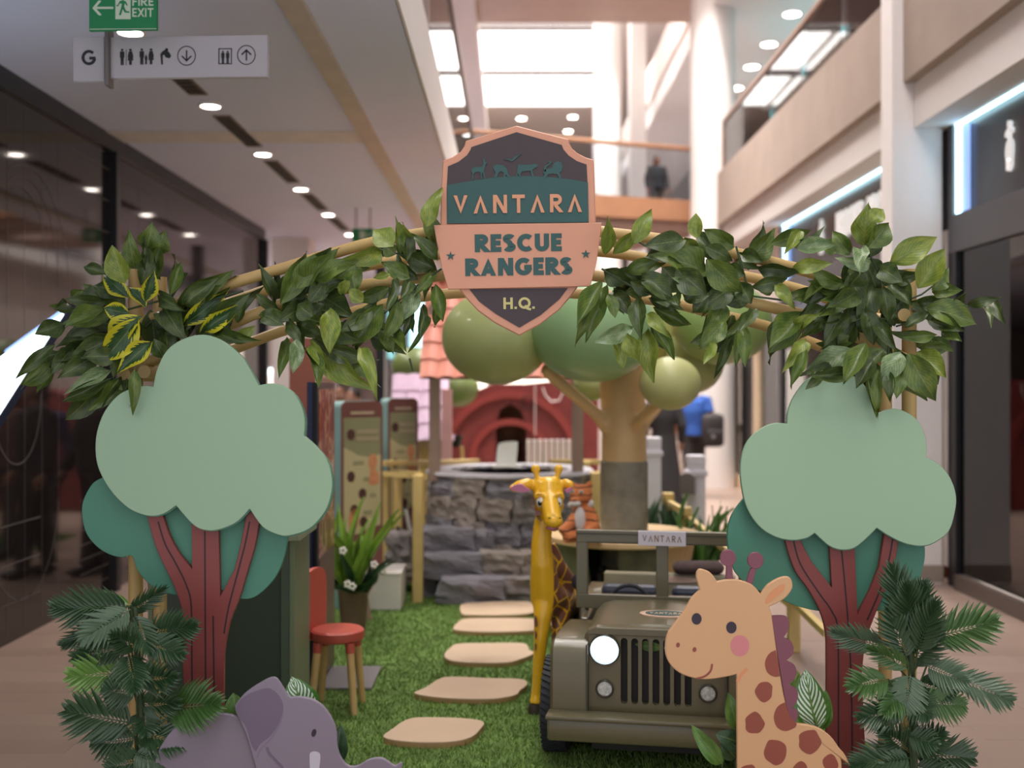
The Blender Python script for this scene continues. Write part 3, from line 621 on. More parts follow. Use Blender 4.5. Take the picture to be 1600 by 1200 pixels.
for (cx, cy, rx, ry) in ((579, 802, 45, 53), (530, 966, 50, 56), (638, 1117, 59, 66), (817, 1063, 58, 63), (925, 1172, 40, 42), (770, 1204, 38, 36), (500, 1230, 45, 50), (640, 1330, 50, 52)):
    pt = circ(cx, cy, rx, ry, 24); pt = [(x+4*math.sin(y*.09+cx), y+4*math.sin(x*.08)) for x, y in pt]
    obj('spot', MB().prism(px2(spline(q3(pt[::2]), 3), d), d-.001, d+.001), GSP, gi)
for l in ([(640, 585), (605, 605), (584, 650), (595, 700), (630, 724), (662, 722), (655, 660)], [(688, 857), (650, 880), (630, 930), (645, 985), (690, 1008), (740, 990), (748, 967), (716, 930)]):
    obj('spot', MB().prism(px2(spline(q3(l), 4, True, (0, 5)), d), d-.0008, d+.001), GSP, gi)
for cx, cy, rx, ry in ((228, 423, 26, 30), (409, 468, 27, 31)): obj('eye', MB().prism(px2(q3(circ(cx, cy, rx, ry)), d), d-.0012, d+.001), EYE, gi)
obj('cheek', MB().prism(px2(q3(circ(453, 563, 49, 55)), d), d-.001, d+.001), BLUSH, gi)
for cx, cy in ((131, 559), (217, 583)): obj('nostril', MB().prism(px2(q3(circ(cx, cy, 10, 13, 14, .2)), d), d-.001, d+.001), GSP, gi)
L_, R_ = ribbon2(px2(spline(q3([(309, 658), (300, 695), (270, 722), (228, 734)]), 6, False), d), .007); obj('smile', MB().prism(L_+R_[::-1], d-.001, d+.001), GSP, gi)
obj('inner_ear', MB().prism(px2(spline(q3([(585, 330), (612, 285), (665, 247), (687, 246), (678, 280), (630, 318), (592, 345)]), 4), d), d-.001, d+.001), EARI, gi)
L_, R_ = ribbon2(px2(spline(q3([(492, 682), (462, 712), (440, 752)]), 5, False), d), .012); obj('chin_shade_print', MB().prism(L_+R_[::-1], d-.0006, d+.001), EARI, gi)
for st, c in (([(381, 222), (383, 150), (376, 135), (410, 135), (415, 150), (419, 221)], (393, 107)), ([(485, 236), (508, 165), (520, 155), (540, 165), (518, 250)], (536, 120))):
    mb = MB().prism(px2(q3(st), d+.014), d+.014, d+.026, bev=.002); mb.prism(px2(q3(circ(c[0], c[1], 42, 44)), d+.013), d+.013, d+.0255, bev=.002); obj('horn', mb, MANE, gi)
obj('prop_stand', MB().box((P(1260, 0, d).x, d+.014, 0), (P(1260, 0, d).x+.03, d+.16, .4)), POLE, gi)
# ------------------------------------------------------------------ leaves
def leaf_mat(name, c, c2, rough=.38, edge=None, stripe=None):
    """leaf colour from its own uv: u across, v along"""
    m = bpy.data.materials.new(name); m.use_nodes = True; nt = m.node_tree; b = nt.nodes['Principled BSDF']
    b.inputs['Roughness'].default_value = rough
    uv = nt.nodes.new('ShaderNodeUVMap'); sx = nt.nodes.new('ShaderNodeSeparateXYZ'); nt.links.new(uv.outputs[0], sx.inputs[0])
    u = math_node(nt, 'ABSOLUTE', math_node(nt, 'SUBTRACT', sx.outputs[0], .5))
    v = sx.outputs[1]
    n = nt.nodes.new('ShaderNodeTexNoise'); n.inputs['Scale'].default_value = 5; n.inputs['Detail'].default_value = 6
    mp = nt.nodes.new('ShaderNodeCombineXYZ'); oi = nt.nodes.new('ShaderNodeObjectInfo')
    nt.links.new(sx.outputs[0], mp.inputs[0]); nt.links.new(v, mp.inputs[1]); nt.links.new(math_node(nt, 'MULTIPLY', oi.outputs['Random'], 40), mp.inputs[2])
    nt.links.new(mp.outputs[0], n.inputs['Vector'])
    vein = math_node(nt, 'SINE', math_node(nt, 'MULTIPLY', math_node(nt, 'SUBTRACT', v, math_node(nt, 'MULTIPLY', u, .9)), 60))
    f = math_node(nt, 'ADD', math_node(nt, 'MULTIPLY', vein, .07), n.outputs[0])
    r = nt.nodes.new('ShaderNodeValToRGB'); nt.links.new(f, r.inputs[0])
    r.color_ramp.elements[0].position = .35; r.color_ramp.elements[1].position = .75
    r.color_ramp.elements[0].color = rgb(c2); r.color_ramp.elements[1].color = rgb(c)
    colr = r.outputs[0]
    if edge:
        k = math_node(nt, 'ADD', u, math_node(nt, 'MULTIPLY', math_node(nt, 'SUBTRACT', n.outputs[0], .5), .28))
        k = math_node(nt, 'ADD', k, math_node(nt, 'MULTIPLY', vein, .045))
        colr = mix_node(nt, math_node(nt, 'GREATER_THAN', k, .31), colr, rgb(edge))
    if stripe:
        s = math_node(nt, 'SINE', math_node(nt, 'MULTIPLY', math_node(nt, 'SUBTRACT', v, math_node(nt, 'MULTIPLY', u, 1.0)), 52))
        g = math_node(nt, 'GREATER_THAN', s, -.05); g = math_node(nt, 'MULTIPLY', g, math_node(nt, 'LESS_THAN', u, .39)); g = math_node(nt, 'MULTIPLY', g, math_node(nt, 'GREATER_THAN', u, .03))
        colr = mix_node(nt, g, colr, rgb(stripe))
    mid = math_node(nt, 'LESS_THAN', u, .022); colr = mix_node(nt, math_node(nt, 'MULTIPLY', mid, .3), colr, rgb((150, 160, 96)))
    nt.links.new(colr, b.inputs['Base Color'])
    bp = nt.nodes.new('ShaderNodeBump'); bp.inputs['Strength'].default_value = .25; bp.inputs['Distance'].default_value = .004
    nt.links.new(f, bp.inputs['Height']); nt.links.new(bp.outputs[0], b.inputs['Normal'])
    MATS[name] = m; return m
LM = {'d': leaf_mat('leaf_dark', (86, 102, 46), (50, 68, 34)), 'g': leaf_mat('leaf_mid', (112, 128, 54), (70, 94, 40)),
      'l': leaf_mat('leaf_light', (148, 156, 66), (98, 120, 44)), 'p': leaf_mat('leaf_pale', (150, 166, 122), (96, 122, 78), .25),
      'v': leaf_mat('leaf_variegated', (60, 96, 50), (36, 66, 36), .4, edge=(196, 190, 44))}
CAL = leaf_mat('calathea_leaf', (84, 132, 56), (60, 104, 40), .3, stripe=(206, 220, 206)); BLADE = leaf_mat('blade_leaf', (104, 140, 62), (66, 104, 44)); BLADED = leaf_mat('blade_dark', (58, 88, 52), (36, 62, 38))
def leaf_mesh(name, rows=9, cols=4, fold=.3, curl=.2, wave=.04, wid=1, seed=0, ovate=False):
    rr = random.Random(seed); vs = []; uv = []; fs = []; ph = rr.random()*6
    for i in range(rows+1):
        v = i/rows
        p = ((math.sin(math.pi*v**.8))**.75 if ovate else math.sin(math.pi*v**.86)**1.05) if 0 < v < 1 else .0
        p = max(p*.5, .012 if i == 0 else .002)*wid
        for j in range(cols+1):
            u = j/cols; x = (u-.5)*2*p
            z = abs(x)*fold-curl*v*v+wave*math.sin(v*9+ph+(3 if u > .5 else 0))*abs(u-.5)*2+.05*math.sin(v*math.pi)
            vs.append((x, v+.0*x, z)); uv.append((u, v))
    for i in range(rows):
        for j in range(cols):
            a = i*(cols+1)+j; fs.append((a, a+1, a+cols+2, a+cols+1))
    me = bpy.data.meshes.new(name); me.from_pydata(vs, [], fs); ul = me.uv_layers.new(name='UVMap')
    for l in me.loops: ul.data[l.index].uv = uv[l.vertex_index]
    for p in me.polygons: p.use_smooth = True
    return me
def variants(mats, n, **k):
    out = {}
    for key, m in mats.items():
        out[key] = []
        for i in range(n):
            me = leaf_mesh('leaf', seed=i*7+hash(len(key)) % 5, fold=.22+.12*(i % 3), curl=(.1, .28, -.12, .4)[i % 4], wave=.05+.03*(i % 2), **k); me.materials.append(m); out[key].append(me)
    return out
LV = variants(LM, 4)
CAMP = Vector((0, 0, CH))
def put_leaf(root, me, b, t, w, roll=0, name='leaf', flat=None):
    y = t-b; L = y.length; y.normalize()
    z = (CAMP-b).normalized(); z = (z-y*z.dot(y)).normalized(); x = y.cross(z)
    if roll:
        q = Matrix.Rotation(roll, 3, y); z = q @ z; x = q @ x
    M = Matrix((( x.x*w, y.x*L, z.x*L, 0), (x.y*w, y.y*L, z.y*L, 0), (x.z*w, y.z*L, z.z*L, 0), (0, 0, 0, 1)))
    M.translation = b-org(root)
    o = bpy.data.objects.new(name, me); col.objects.link(o); o.parent = root; o.matrix_basis = M; return o
TWIG = mat('twig', (58, 74, 42), .6, var=.1)
NLEAF = [0]
def leafset(root, ox, oy, s, lst, d0=4.27, spread=.12):
    stems = MB()
    for e in lst:
        bx, by, tx, ty, w, k = e
        for _ in (0,):
            db = d0+rnd.uniform(-.04, spread)-(0 if k in 'dg' else .06); dt = db-rnd.uniform(-.02, .12)
            tpx, tpy = ox+tx/s, oy+ty/s
            if (tpy > 612 and 170 < tpx < 260) or (tpy > 585 and 1235 < tpx < 1460): db, dt = 4.12, 4.08   # hangs down before the crown board
            b = P(ox+bx/s, oy+by/s, db); t = P(tpx, tpy, dt); L = (t-b).length
            put_leaf(root, rnd.choice(LV[k]), b, t, max(w/s*db/FP*1.22, .02), rnd.uniform(-.45, .45)); NLEAF[0] += 1
            if k in 'dg' and rnd.random() < .7:
                j = lambda: Vector((rnd.uniform(-.03, .03), rnd.uniform(.05, .12), rnd.uniform(-.03, .03)))
                put_leaf(root, rnd.choice(LV[rnd.choice('dgg')]), b+j(), t+j(), max(w/s*db/FP*1.15, .02), rnd.uniform(-.6, .6))
    return stems
def stem_line(root, pts, r=.004):
    o = obj('stem', MB().tube(pts, r, 6), TWIG, root); return o
# garlands: base x, y, tip x, y, width, tone (in the scale of the studied crops)
A1 = [(505, 150, 530, 15, 115, 'g'), (430, 270, 385, 90, 95, 'g'), (370, 360, 298, 125, 125, 'l'), (460, 375, 530, 150, 85, 'd'), (260, 300, 125, 262, 65, 'd'), (370, 450, 168, 335, 120, 'd'), (395, 445, 205, 288, 95, 'v'), (495, 505, 392, 350, 75, 'v'), (490, 470, 541, 268, 80, 'v'), (395, 540, 236, 510, 105, 'v'), (470, 560, 215, 720, 130, 'v'), (450, 570, 225, 850, 150, 'v'), (535, 710, 320, 885, 105, 'v'), (345, 720, 300, 925, 85, 'g'), (425, 875, 427, 1132, 62, 'g'), (640, 430, 705, 222, 65, 'g'), (645, 360, 742, 296, 55, 'd'), (690, 495, 1003, 300, 115, 'g'), (720, 490, 920, 330, 90, 'd'), (560, 560, 730, 610, 100, 'd'), (520, 520, 565, 810, 140, 'd'), (600, 500, 705, 660, 130, 'd'), (560, 640, 700, 740, 110, 'd'), (575, 430, 650, 500, 80, 'd'), (720, 610, 980, 430, 100, 'v'), (830, 650, 1065, 495, 85, 'v'), (735, 650, 825, 400, 60, 'd'), (850, 650, 1110, 420, 110, 'd'), (800, 690, 1010, 560, 100, 'd'), (1010, 640, 850, 560, 80, 'd'), (1050, 600, 1110, 440, 60, 'g'), (1035, 725, 1155, 615, 70, 'l'), (900, 660, 1040, 690, 80, 'd'), (600, 810, 540, 690, 80, 'd'), (610, 640, 640, 800, 90, 'd'), (250, 480, 10, 455, 80, 'd'), (240, 510, -5, 650, 95, 'g'), (260, 580, 0, 690, 90, 'd'), (230, 650, -60, 735, 90, 'd'), (200, 720, -100, 860, 85, 'd'), (210, 780, -20, 925, 110, 'd'), (285, 880, 22, 1003, 75, 'p'), (290, 930, 0, 1065, 75, 'd'), (230, 960, 10, 1200, 125, 'd'), (330, 930, 198, 1135, 90, 'g'), (370, 940, 255, 1095, 60, 'd'), (300, 620, 160, 560, 90, 'd'), (330, 800, 120, 800, 100, 'd'), (270, 700, 60, 800, 110, 'd'), (430, 640, 330, 540, 80, 'd'), (240, 450, 90, 400, 80, 'd'), (500, 300, 470, 120, 60, 'd')]
A0 = [(500, 330, 268, 420, 110, 'd'), (520, 160, 408, 230, 80, 'd'), (560, 120, 660, 60, 70, 'g'), (430, 490, 120, 742, 85, 'd'), (440, 630, 148, 835, 105, 'g'), (560, 640, 300, 610, 100, 'd'), (560, 520, 420, 700, 120, 'd'), (480, 560, 240, 610, 80, 'd')]
t = thing('leaf_garland', 'dense leafy bunch with yellow edged leaves on the post by the black glass', 'garland', tuple(P(230, 500, 4.33)), 0)
leafset(t, 100, 350, 3.87, A1); leafset(t, 0, 440, 5, A0)
for a, b in (((250, 470), (110, 520)), ((235, 440), (225, 370)), ((240, 500), (130, 600)), ((260, 500), (380, 455))): stem_line(t, [P(a[0], a[1], 4.36), P((a[0]+b[0])/2, (a[1]+b[1])/2-6, 4.33), P(b[0], b[1], 4.3)])
A2 = [(110, 560, 58, 342, 62, 'd'), (130, 590, 0, 508, 65, 'd'), (40, 620, 145, 675, 90, 'd'), (150, 560, 325, 260, 115, 'g'), (240, 470, 405, 238, 120, 'g'), (290, 450, 480, 250, 100, 'g'), (350, 420, 555, 285, 110, 'g'), (150, 500, 260, 360, 90, 'd'), (765, 240, 560, 318, 98, 'l'), (500, 400, 610, 320, 90, 'g'), (570, 330, 600, 462, 100, 'g'), (500, 330, 540, 430, 80, 'g'), (830, 215, 708, 105, 125, 'l'), (870, 270, 850, 25, 48, 'g'), (950, 190, 850, 75, 75, 'l'), (910, 300, 920, 85, 75, 'd'), (840, 265, 770, 200, 80, 'g'), (1085, 200, 1045, 0, 90, 'g'), (1030, 100, 1095, -140, 90, 'l'), (1100, 300, 950, 130, 72, 'd'), (1070, 342, 905, 260, 105, 'd'), (930, 402, 763, 308, 88, 'g'), (815, 382, 705, 402, 40, 'l'), (815, 462, 596, 550, 78, 'g'), (650, 545, 560, 470, 80, 'l'), (520, 500, 552, 412, 60, 'l'), (375, 500, 535, 428, 72, 'd'), (400, 512, 612, 655, 135, 'd'), (445, 590, 450, 842, 108, 'l'), (392, 635, 298, 662, 62, 'g'), (245, 680, 398, 745, 95, 'g'), (190, 660, 252, 785, 62, 'd'), (240, 775, 230, 975, 85, 'p'), (180, 770, 153, 978, 65, 'g'), (312, 820, 370, 1085, 92, 'g'), (330, 790, 438, 972, 62, 'l'), (400, 850, 672, 1085, 125, 'l'), (340, 770, 695, 945, 90, 'd'), (480, 830, 620, 1005, 80, 'd'), (625, 825, 728, 1048, 80, 'l'), (560, 820, 690, 1030, 80, 'g'), (768, 560, 582, 812, 120, 'g'), (740, 690, 832, 828, 100, 'g'), (690, 750, 830, 800, 110, 'd'), (860, 548, 800, 775, 88, 'g'), (968, 458, 880, 668, 98, 'p'), (820, 735, 918, 868, 72, 'g'), (950, 590, 888, 772, 42, 'd'), (1005, 570, 1005, 755, 52, 'd'), (1085, 440, 1132, 672, 75, 'g'), (930, 420, 868, 545, 65, 'd'), (840, 400, 798, 605, 55, 'd'), (1090, 370, 970, 482, 55, 'g'), (600, 650, 495, 790, 90, 'd'), (700, 600, 520, 725, 100, 'd'), (300, 560, 150, 660, 110, 'd'), (330, 520, 190, 610, 120, 'd'), (420, 560, 280, 690, 120, 'd'), (350, 640, 240, 560, 110, 'd'), (480, 700, 620, 790, 110, 'd'), (300, 420, 190, 560, 90, 'd'), (420, 420, 320, 560, 100, 'd')]
t = thing('leaf_garland', 'leafy garland hanging on the arch rails from post to shield above the info boards', 'garland', tuple(P(530, 480, 4.33)), 0)
leafset(t, 400, 330, 3.87, A2)
for pts in (((690, 420), (640, 455), (600, 490)), ((405, 505), (450, 490), (500, 480)), ((640, 400), (600, 392), (590, 388)), ((640, 560), (645, 580))): stem_line(t, [P(x, y, 4.3) for x, y in pts])
B1 = [(260, 390, 270, 138, 78, 'l'), (310, 385, 482, 222, 72, 'l'), (440, 325, 552, 108, 95, 'l'), (765, 300, 512, 335, 115, 'd'), (900, 510, 603, 370, 165, 'g'), (380, 502, 615, 410, 82, 'g'), (250, 478, 435, 585, 105, 'd'), (490, 520, 685, 655, 120, 'd'), (845, 545, 668, 530, 75, 'p'), (835, 290, 825, 130, 85, 'l'), (755, 280, 875, 405, 80, 'l'), (840, 250, 925, 405, 65, 'd'), (1068, 340, 892, 250, 112, 'g'), (895, 420, 1110, 645, 150, 'g'), (880, 340, 1075, 425, 85, 'd'), (1155, 425, 1335, 250, 120, 'g'), (1295, 325, 1562, 240, 90, 'g'), (1480, 240, 1372, 412, 65, 'l'), (1455, 345, 1610, 262, 70, 'p'), (1450, 470, 1650, 440, 78, 'l'), (1110, 390, 1260, 445, 80, 'd'), (1190, 460, 1525, 515, 90, 'd'), (1170, 592, 1410, 545, 82, 'd'), (1325, 580, 1432, 695, 72, 'l'), (1000, 690, 1205, 650, 90, 'd'), (1005, 690, 870, 890, 112, 'g'), (700, 640, 740, 722, 75, 'd'), (760, 680, 905, 640, 72, 'd'), (820, 755, 905, 640, 75, 'd'), (550, 650, 745, 728, 62, 'd'), (560, 720, 775, 832, 78, 'g'), (245, 560, 88, 865, 95, 'g'), (250, 600, 163, 905, 82, 'g'), (320, 620, 425, 765, 92, 'd'), (280, 640, 330, 785, 72, 'g'), (468, 650, 480, 915, 92, 'd'), (430, 840, 196, 942, 100, 'p'), (320, 920, 388, 1095, 72, 'l'), (400, 880, 470, 1065, 102, 'l'), (530, 850, 540, 1180, 122, 'l'), (560, 830, 688, 1055, 75, 'g'), (520, 760, 640, 875, 72, 'l'), (1010, 810, 868, 965, 112, 'g'), (1100, 800, 965, 1010, 90, 'd'), (1050, 900, 955, 1150, 55, 'd'), (930, 940, 890, 1065, 62, 'l'), (1120, 830, 1140, 1085, 78, 'g'), (1200, 730, 1108, 865, 62, 'd'), (1505, 755, 1285, 1012, 132, 'g'), (700, 480, 900, 640, 140, 'd'), (620, 470, 780, 640, 120, 'd'), (950, 560, 760, 640, 110, 'd'), (1040, 600, 880, 720, 120, 'd'), (1100, 560, 1180, 700, 100, 'd'), (330, 500, 520, 560, 90, 'd'), (420, 560, 600, 640, 90, 'd'), (1010, 480, 1140, 520, 90, 'd')]
t = thing('leaf_garland', 'leafy garland along the arch rails from the shield to the post by the shops', 'garland', tuple(P(1080, 450, 4.33)), 0)
leafset(t, 880, 300, 4, B1)
for pts in (((940, 420), (1000, 455), (1050, 470)), ((1110, 465), (1170, 462), (1230, 470)), ((1150, 385), (1160, 420), (1168, 450)), ((985, 370), (1010, 385))): stem_line(t, [P(x, y, 4.3) for x, y in pts])
B2 = [(650, 312, 660, 95, 130, 'l'), (690, 180, 765, 95, 90, 'l'), (670, 335, 785, 185, 115, 'g'), (565, 375, 458, 235, 92, 'g'), (690, 420, 528, 425, 82, 'p'), (640, 330, 620, 440, 80, 'p'), (800, 425, 1085, 265, 130, 'l'), (968, 575, 1128, 338, 132, 'l'), (1045, 585, 1172, 458, 82, 'g'), (1055, 600, 1222, 580, 82, 'g'), (1190, 652, 1256, 586, 45, 'd'), (240, 336, 475, 322, 88, 'p'), (228, 452, 442, 425, 78, 'l'), (525, 555, 340, 480, 85, 'g'), (430, 490, 308, 620, 65, 'g'), (600, 605, 365, 650, 85, 'g'), (605, 600, 405, 705, 112, 'd'), (820, 525, 985, 488, 72, 'd'), (800, 540, 935, 685, 112, 'd'), (640, 400, 745, 570, 140, 'd'), (540, 420, 625, 570, 112, 'd'), (700, 560, 640, 770, 120, 'd'), (760, 560, 805, 770, 85, 'd'), (965, 662, 1145, 660, 72, 'd'), (1020, 690, 1328, 765, 140, 'g'), (1040, 760, 1255, 835, 92, 'd'), (1110, 830, 1238, 892, 72, 'g'), (1260, 672, 1435, 640, 55, 'd'), (1420, 640, 1482, 785, 55, 'd'), (880, 862, 1075, 848, 62, 'g'), (965, 920, 1178, 935, 72, 'g'), (890, 805, 1035, 708, 62, 'd'), (270, 730, 85, 962, 120, 'g'), (240, 800, 335, 740, 62, 'l'), (480, 742, 335, 790, 90, 'd'), (605, 880, 390, 912, 85, 'g'), (575, 940, 328, 1055, 122, 'p'), (300, 880, 208, 1025, 82, 'l'), (300, 940, 218, 1145, 62, 'g'), (400, 1060, 308, 1175, 60, 'd'), (565, 1075, 308, 1100, 82, 'd'), (660, 900, 525, 1165, 102, 'g'), (770, 940, 650, 1060, 102, 'd'), (700, 1000, 600, 1185, 92, 'd'), (868, 955, 762, 1115, 112, 'p'), (720, 760, 825, 925, 75, 'd'), (830, 800, 790, 670, 72, 'd'), (910, 960, 1065, 1250, 150, 'g'), (960, 950, 1135, 1115, 112, 'l'), (1010, 1050, 1092, 1145, 82, 'd'), (860, 1080, 850, 1215, 72, 'g'), (730, 1060, 715, 1330, 55, 'g'), (790, 1060, 800, 1230, 62, 'd'), (560, 480, 650, 700, 130, 'd'), (620, 620, 520, 800, 120, 'd'), (520, 700, 440, 880, 110, 'd'), (650, 700, 720, 900, 110, 'd'), (600, 780, 480, 980, 110, 'd'), (740, 450, 860, 520, 110, 'd'), (880, 620, 800, 760, 90, 'd'), (430, 700, 280, 760, 90, 'd'), (370, 620, 240, 640, 70, 'g'), (560, 560, 660, 440, 90, 'd')]
t = thing('leaf_garland', 'big bushy bunch of plain green leaves on the post nearest the shops', 'garland', tuple(P(1385, 480, 4.33)), 0)
leafset(t, 1180, 300, 3.81, B2)
for pts in (((1390, 480), (1440, 460), (1460, 445)), ((1400, 510), (1450, 495), (1500, 480)), ((1390, 500), (1330, 490), (1270, 500)), ((1385, 470), (1370, 420), (1350, 380)), ((1390, 540), (1378, 600), (1372, 640))): stem_line(t, [P(x, y, 4.33) for x, y in pts])

# palm-like plants with feathered fronds ---------------------------------------
def frond_mesh(m, seed, n=15):
    rr = random.Random(seed); mb = MB(); cur = lambda v: -.22*v*v+.1*v
    mb.tube([(0, v, cur(v)) for v in (0, .25, .5, .75, .97)], [.014, .012, .01, .007, .003], 5)
    for s in (-1, 1):
        for i in range(n):
            v = .06+.9*i/(n-1); a = R(56-36*i/(n-1)+rr.uniform(-4, 4)); L = .62*(1-.5*abs(2*(i/(n-1))-.75)**1.5)*rr.uniform(.92, 1.06)
            b = Vector((0, v, cur(v))); dr = Vector((s*math.sin(a), math.cos(a)*.9, .12)).normalized(); wv = Vector((-dr.y, dr.x, 0)).normalized()*.043*s
            dn = Vector((0, 0, -1)); c1 = b+dr*L*.22+dn*.008; c2 = b+dr*L*.66+dn*.04; tip = b+dr*L+dn*.11; rz = Vector((0, 0, .014))
            mb.add([b, c1+wv, c1-rz, c1-wv, c2+wv*.72, c2-rz, c2-wv*.72, tip], [(0, 1, 2), (0, 2, 3), (1, 4, 5, 2), (2, 5, 6, 3), (4, 7, 5), (5, 7, 6)])
    me = mb.mesh('frond'); me.materials.append(m)
    return me
FM = {k: [frond_mesh(mat('frond_'+k, c, .3, var=.14, vs=3, spec=.6), i) for i in range(3)] for k, c in (('d', (50, 78, 48)), ('g', (70, 104, 52)), ('l', (104, 144, 66)), ('p', (84, 108, 82)))}
def palm(label, stem_px, d, fr):
    base = P(stem_px, 600, d); base.z = 0
    t = thing('feathery_plant', label, 'plant', tuple(base))
    obj('stem', MB().tube([base, base+Vector((.01, .01, .4)), base+Vector((-.01, 0, .85))], [.02, .016, .01], 8), TWIG, t)
    obj('pot', MB().lathe([(.07, 0), (.09, .13), (.095, .14), (.08, .14), (.075, .12), (0, .12)], base, 20), mat('black_pot', (40, 38, 38), .5), t)
    for bx, by, tx, ty, w, k in fr:
        db = d+rnd.uniform(-.05, .05); b = P(bx, by, db); tp = P(tx, ty, db-rnd.uniform(.02, .14))
        put_leaf(t, rnd.choice(FM[k]), b, tp, w*d/FP*1.2, rnd.uniform(-.35, .35), 'frond')
        s = base+Vector((0, 0, min(max(b.z-.12, .1), .8))); stem_line(t, [s, (s+b)/2+Vector((0, 0, -.01)), b], .0035)
c3 = lambda l: [(a/3.43, 850+b/3.43, c/3.43, 850+e/3.43, w, k) for a, b, c, e, w, k in l]
palm('feathery plant by the elephant board and black glass', 215, 4.02, c3([
    (690, 335, 312, 352, 70, 'd'), (705, 325, 425, 325, 46, 'l'), (700, 350, 450, 500, 62, 'p'), (640, 380, 345, 550, 40, 'd'), (690, 370, 860, 258, 34, 'd'), (800, 480, 1010, 450, 66, 'd'), (700, 540, 410, 605, 52, 'd'), (700, 690, 395, 705, 70, 'l'), (690, 590, 720, 760, 62, 'd'), (890, 890, 1130, 855, 84, 'g'), (710, 960, 382, 900, 84, 'd'), (730, 1040, 500, 1075, 66, 'd'), (720, 1010, 965, 1060, 62, 'd'), (760, 1150, 580, 1200, 60, 'd'), (740, 860, 920, 860, 52, 'd'), (700, 440, 480, 520, 60, 'd'), (780, 520, 960, 590, 52, 'd'), (740, 720, 900, 720, 60, 'd'), (730, 800, 560, 780, 60, 'd'), (740, 560, 620, 500, 50, 'd'), (760, 900, 780, 1010, 60, 'd'), (720, 380, 800, 560, 50, 'd'), (720, 1120, 880, 1190, 60, 'd'), (720, 1180, 760, 1330, 60, 'd'), (720, 1250, 560, 1340, 60, 'd')]))
c4 = lambda l: [(1300+a/3.75, 880+b/3.75, 1300+c/3.75, 880+e/3.75, w, k) for a, b, c, e, w, k in l]
palm('feathery plant in front of the other tree trunk beside the giraffe board', 1425, 4.02, c4([
    (450, 400, 365, 40, 62, 'd'), (470, 470, 450, 170, 70, 'd'), (480, 440, 520, 130, 60, 'd'), (590, 440, 938, 340, 76, 'g'), (310, 490, 40, 420, 48, 'p'), (450, 600, 600, 410, 62, 'd'), (460, 610, 250, 520, 38, 'g'), (330, 680, 128, 715, 60, 'g'), (460, 650, 430, 870, 68, 'p'), (555, 600, 775, 690, 56, 'p'), (710, 660, 1052, 805, 56, 'p'), (540, 800, 770, 835, 62, 'g'), (440, 850, 183, 905, 56, 'd'), (480, 1110, 828, 1150, 70, 'd'), (480, 1120, 640, 985, 60, 'd'), (470, 1110, 320, 1000, 60, 'd'), (460, 1140, 155, 1175, 64, 'd'), (480, 1110, 520, 985, 56, 'd'), (480, 1160, 330, 1200, 60, 'p'), (500, 520, 590, 260, 56, 'd'), (440, 560, 340, 300, 60, 'd'), (470, 760, 560, 900, 60, 'd'), (420, 700, 330, 860, 56, 'g'), (500, 700, 690, 760, 50, 'd'), (450, 1010, 600, 1060, 50, 'd'), (480, 1190, 700, 1290, 64, 'd'), (460, 1200, 250, 1300, 60, 'd')]))
# broad leaves with pale stripes
def striped_plant(label, base_px, d, lv):
    base = P(base_px, 600, d); base.z = 0; t = thing('striped_leaf_plant', label, 'plant', tuple(base))
    for i, (bx, by, tx, ty, w, k) in enumerate(lv):
        me = leaf_mesh('leaf', 10, 6, .18, .12, .03, 1, i, True); me.materials.append(k)
        b = P(bx, by, d); put_leaf(t, me, b, P(tx, ty, d-.02), w*d/FP*1.05, rnd.uniform(-.2, .2)); stem_line(t, [base+Vector((.01*i, 0, 0)), (base+b)/2+Vector((0, .02, 0)), b], .004)
striped_plant('pale striped broad leaves peeping over the elephant head', 480, 4.02, [(482, 1125, 456, 1060, 54, CAL), (372, 1130, 364, 1085, 36, BLADE), (524, 1195, 532, 1135, 30, BLADED)])
striped_plant('pale striped broad leaf behind the giraffe mane', 1275, 4.02, [(1275, 1138, 1258, 1050, 52, CAL), (1285, 1140, 1290, 1080, 26, BLADE)])
striped_plant('glossy leaves sticking out below the giraffe chin', 1150, 4.0, [(1128, 1195, 1082, 1136, 26, BLADE), (1156, 1160, 1120, 1148, 30, BLADED), (1153, 1140, 1138, 1085, 26, BLADE), (1150, 1185, 1128, 1160, 26, BLADED)])
# ------------------------------------------------------------------ grass, stepping slabs
GB = mat('turf_base', (94, 122, 56), .9, var=.25, vs=9, bump=.5, bs=160)
TX0, TX1, TY0, TY1 = -1.65, 1.62, 4.25, 12.2
tb = obj('turf_mat', MB().box((TX0, TY0, -.004), (TX1, TY1, .012)), GB); tag(tb, 'green artificial turf mat under the whole display', 'turf')
ng = np.random.default_rng(3); N1 = 150000
gx = ng.uniform(TX0, TX1, N1); gy_ = TY0+(TY1-TY0)*ng.random(N1)**1.7
a = ng.uniform(0, 2*np.pi, N1); h = ng.uniform(.012, .024, N1); w = ng.uniform(.0022, .004, N1)*np.clip(gy_/5, 1, 2); ln = ng.uniform(0, .02, N1); la = ng.uniform(0, 2*np.pi, N1)
V = np.zeros((N1*3, 3)); z0 = .01
V[0::3] = np.c_[gx-w*np.cos(a), gy_-w*np.sin(a), np.full(N1, z0)]; V[1::3] = np.c_[gx+w*np.cos(a), gy_+w*np.sin(a), np.full(N1, z0)]; V[2::3] = np.c_[gx+ln*np.cos(la), gy_+ln*np.sin(la), z0+h]
me = bpy.data.meshes.new('grass'); me.vertices.add(N1*3); me.vertices.foreach_set('co', V.ravel()); me.loops.add(N1*3); me.loops.foreach_set('vertex_index', np.arange(N1*3)); me.polygons.add(N1); me.polygons.foreach_set('loop_start', np.arange(0, N1*3, 3)); me.polygons.foreach_set('loop_total', np.full(N1, 3)); me.update()
gm = mat('grass_blade', (126, 150, 72), .6, c2=(88, 118, 52), vs=14)
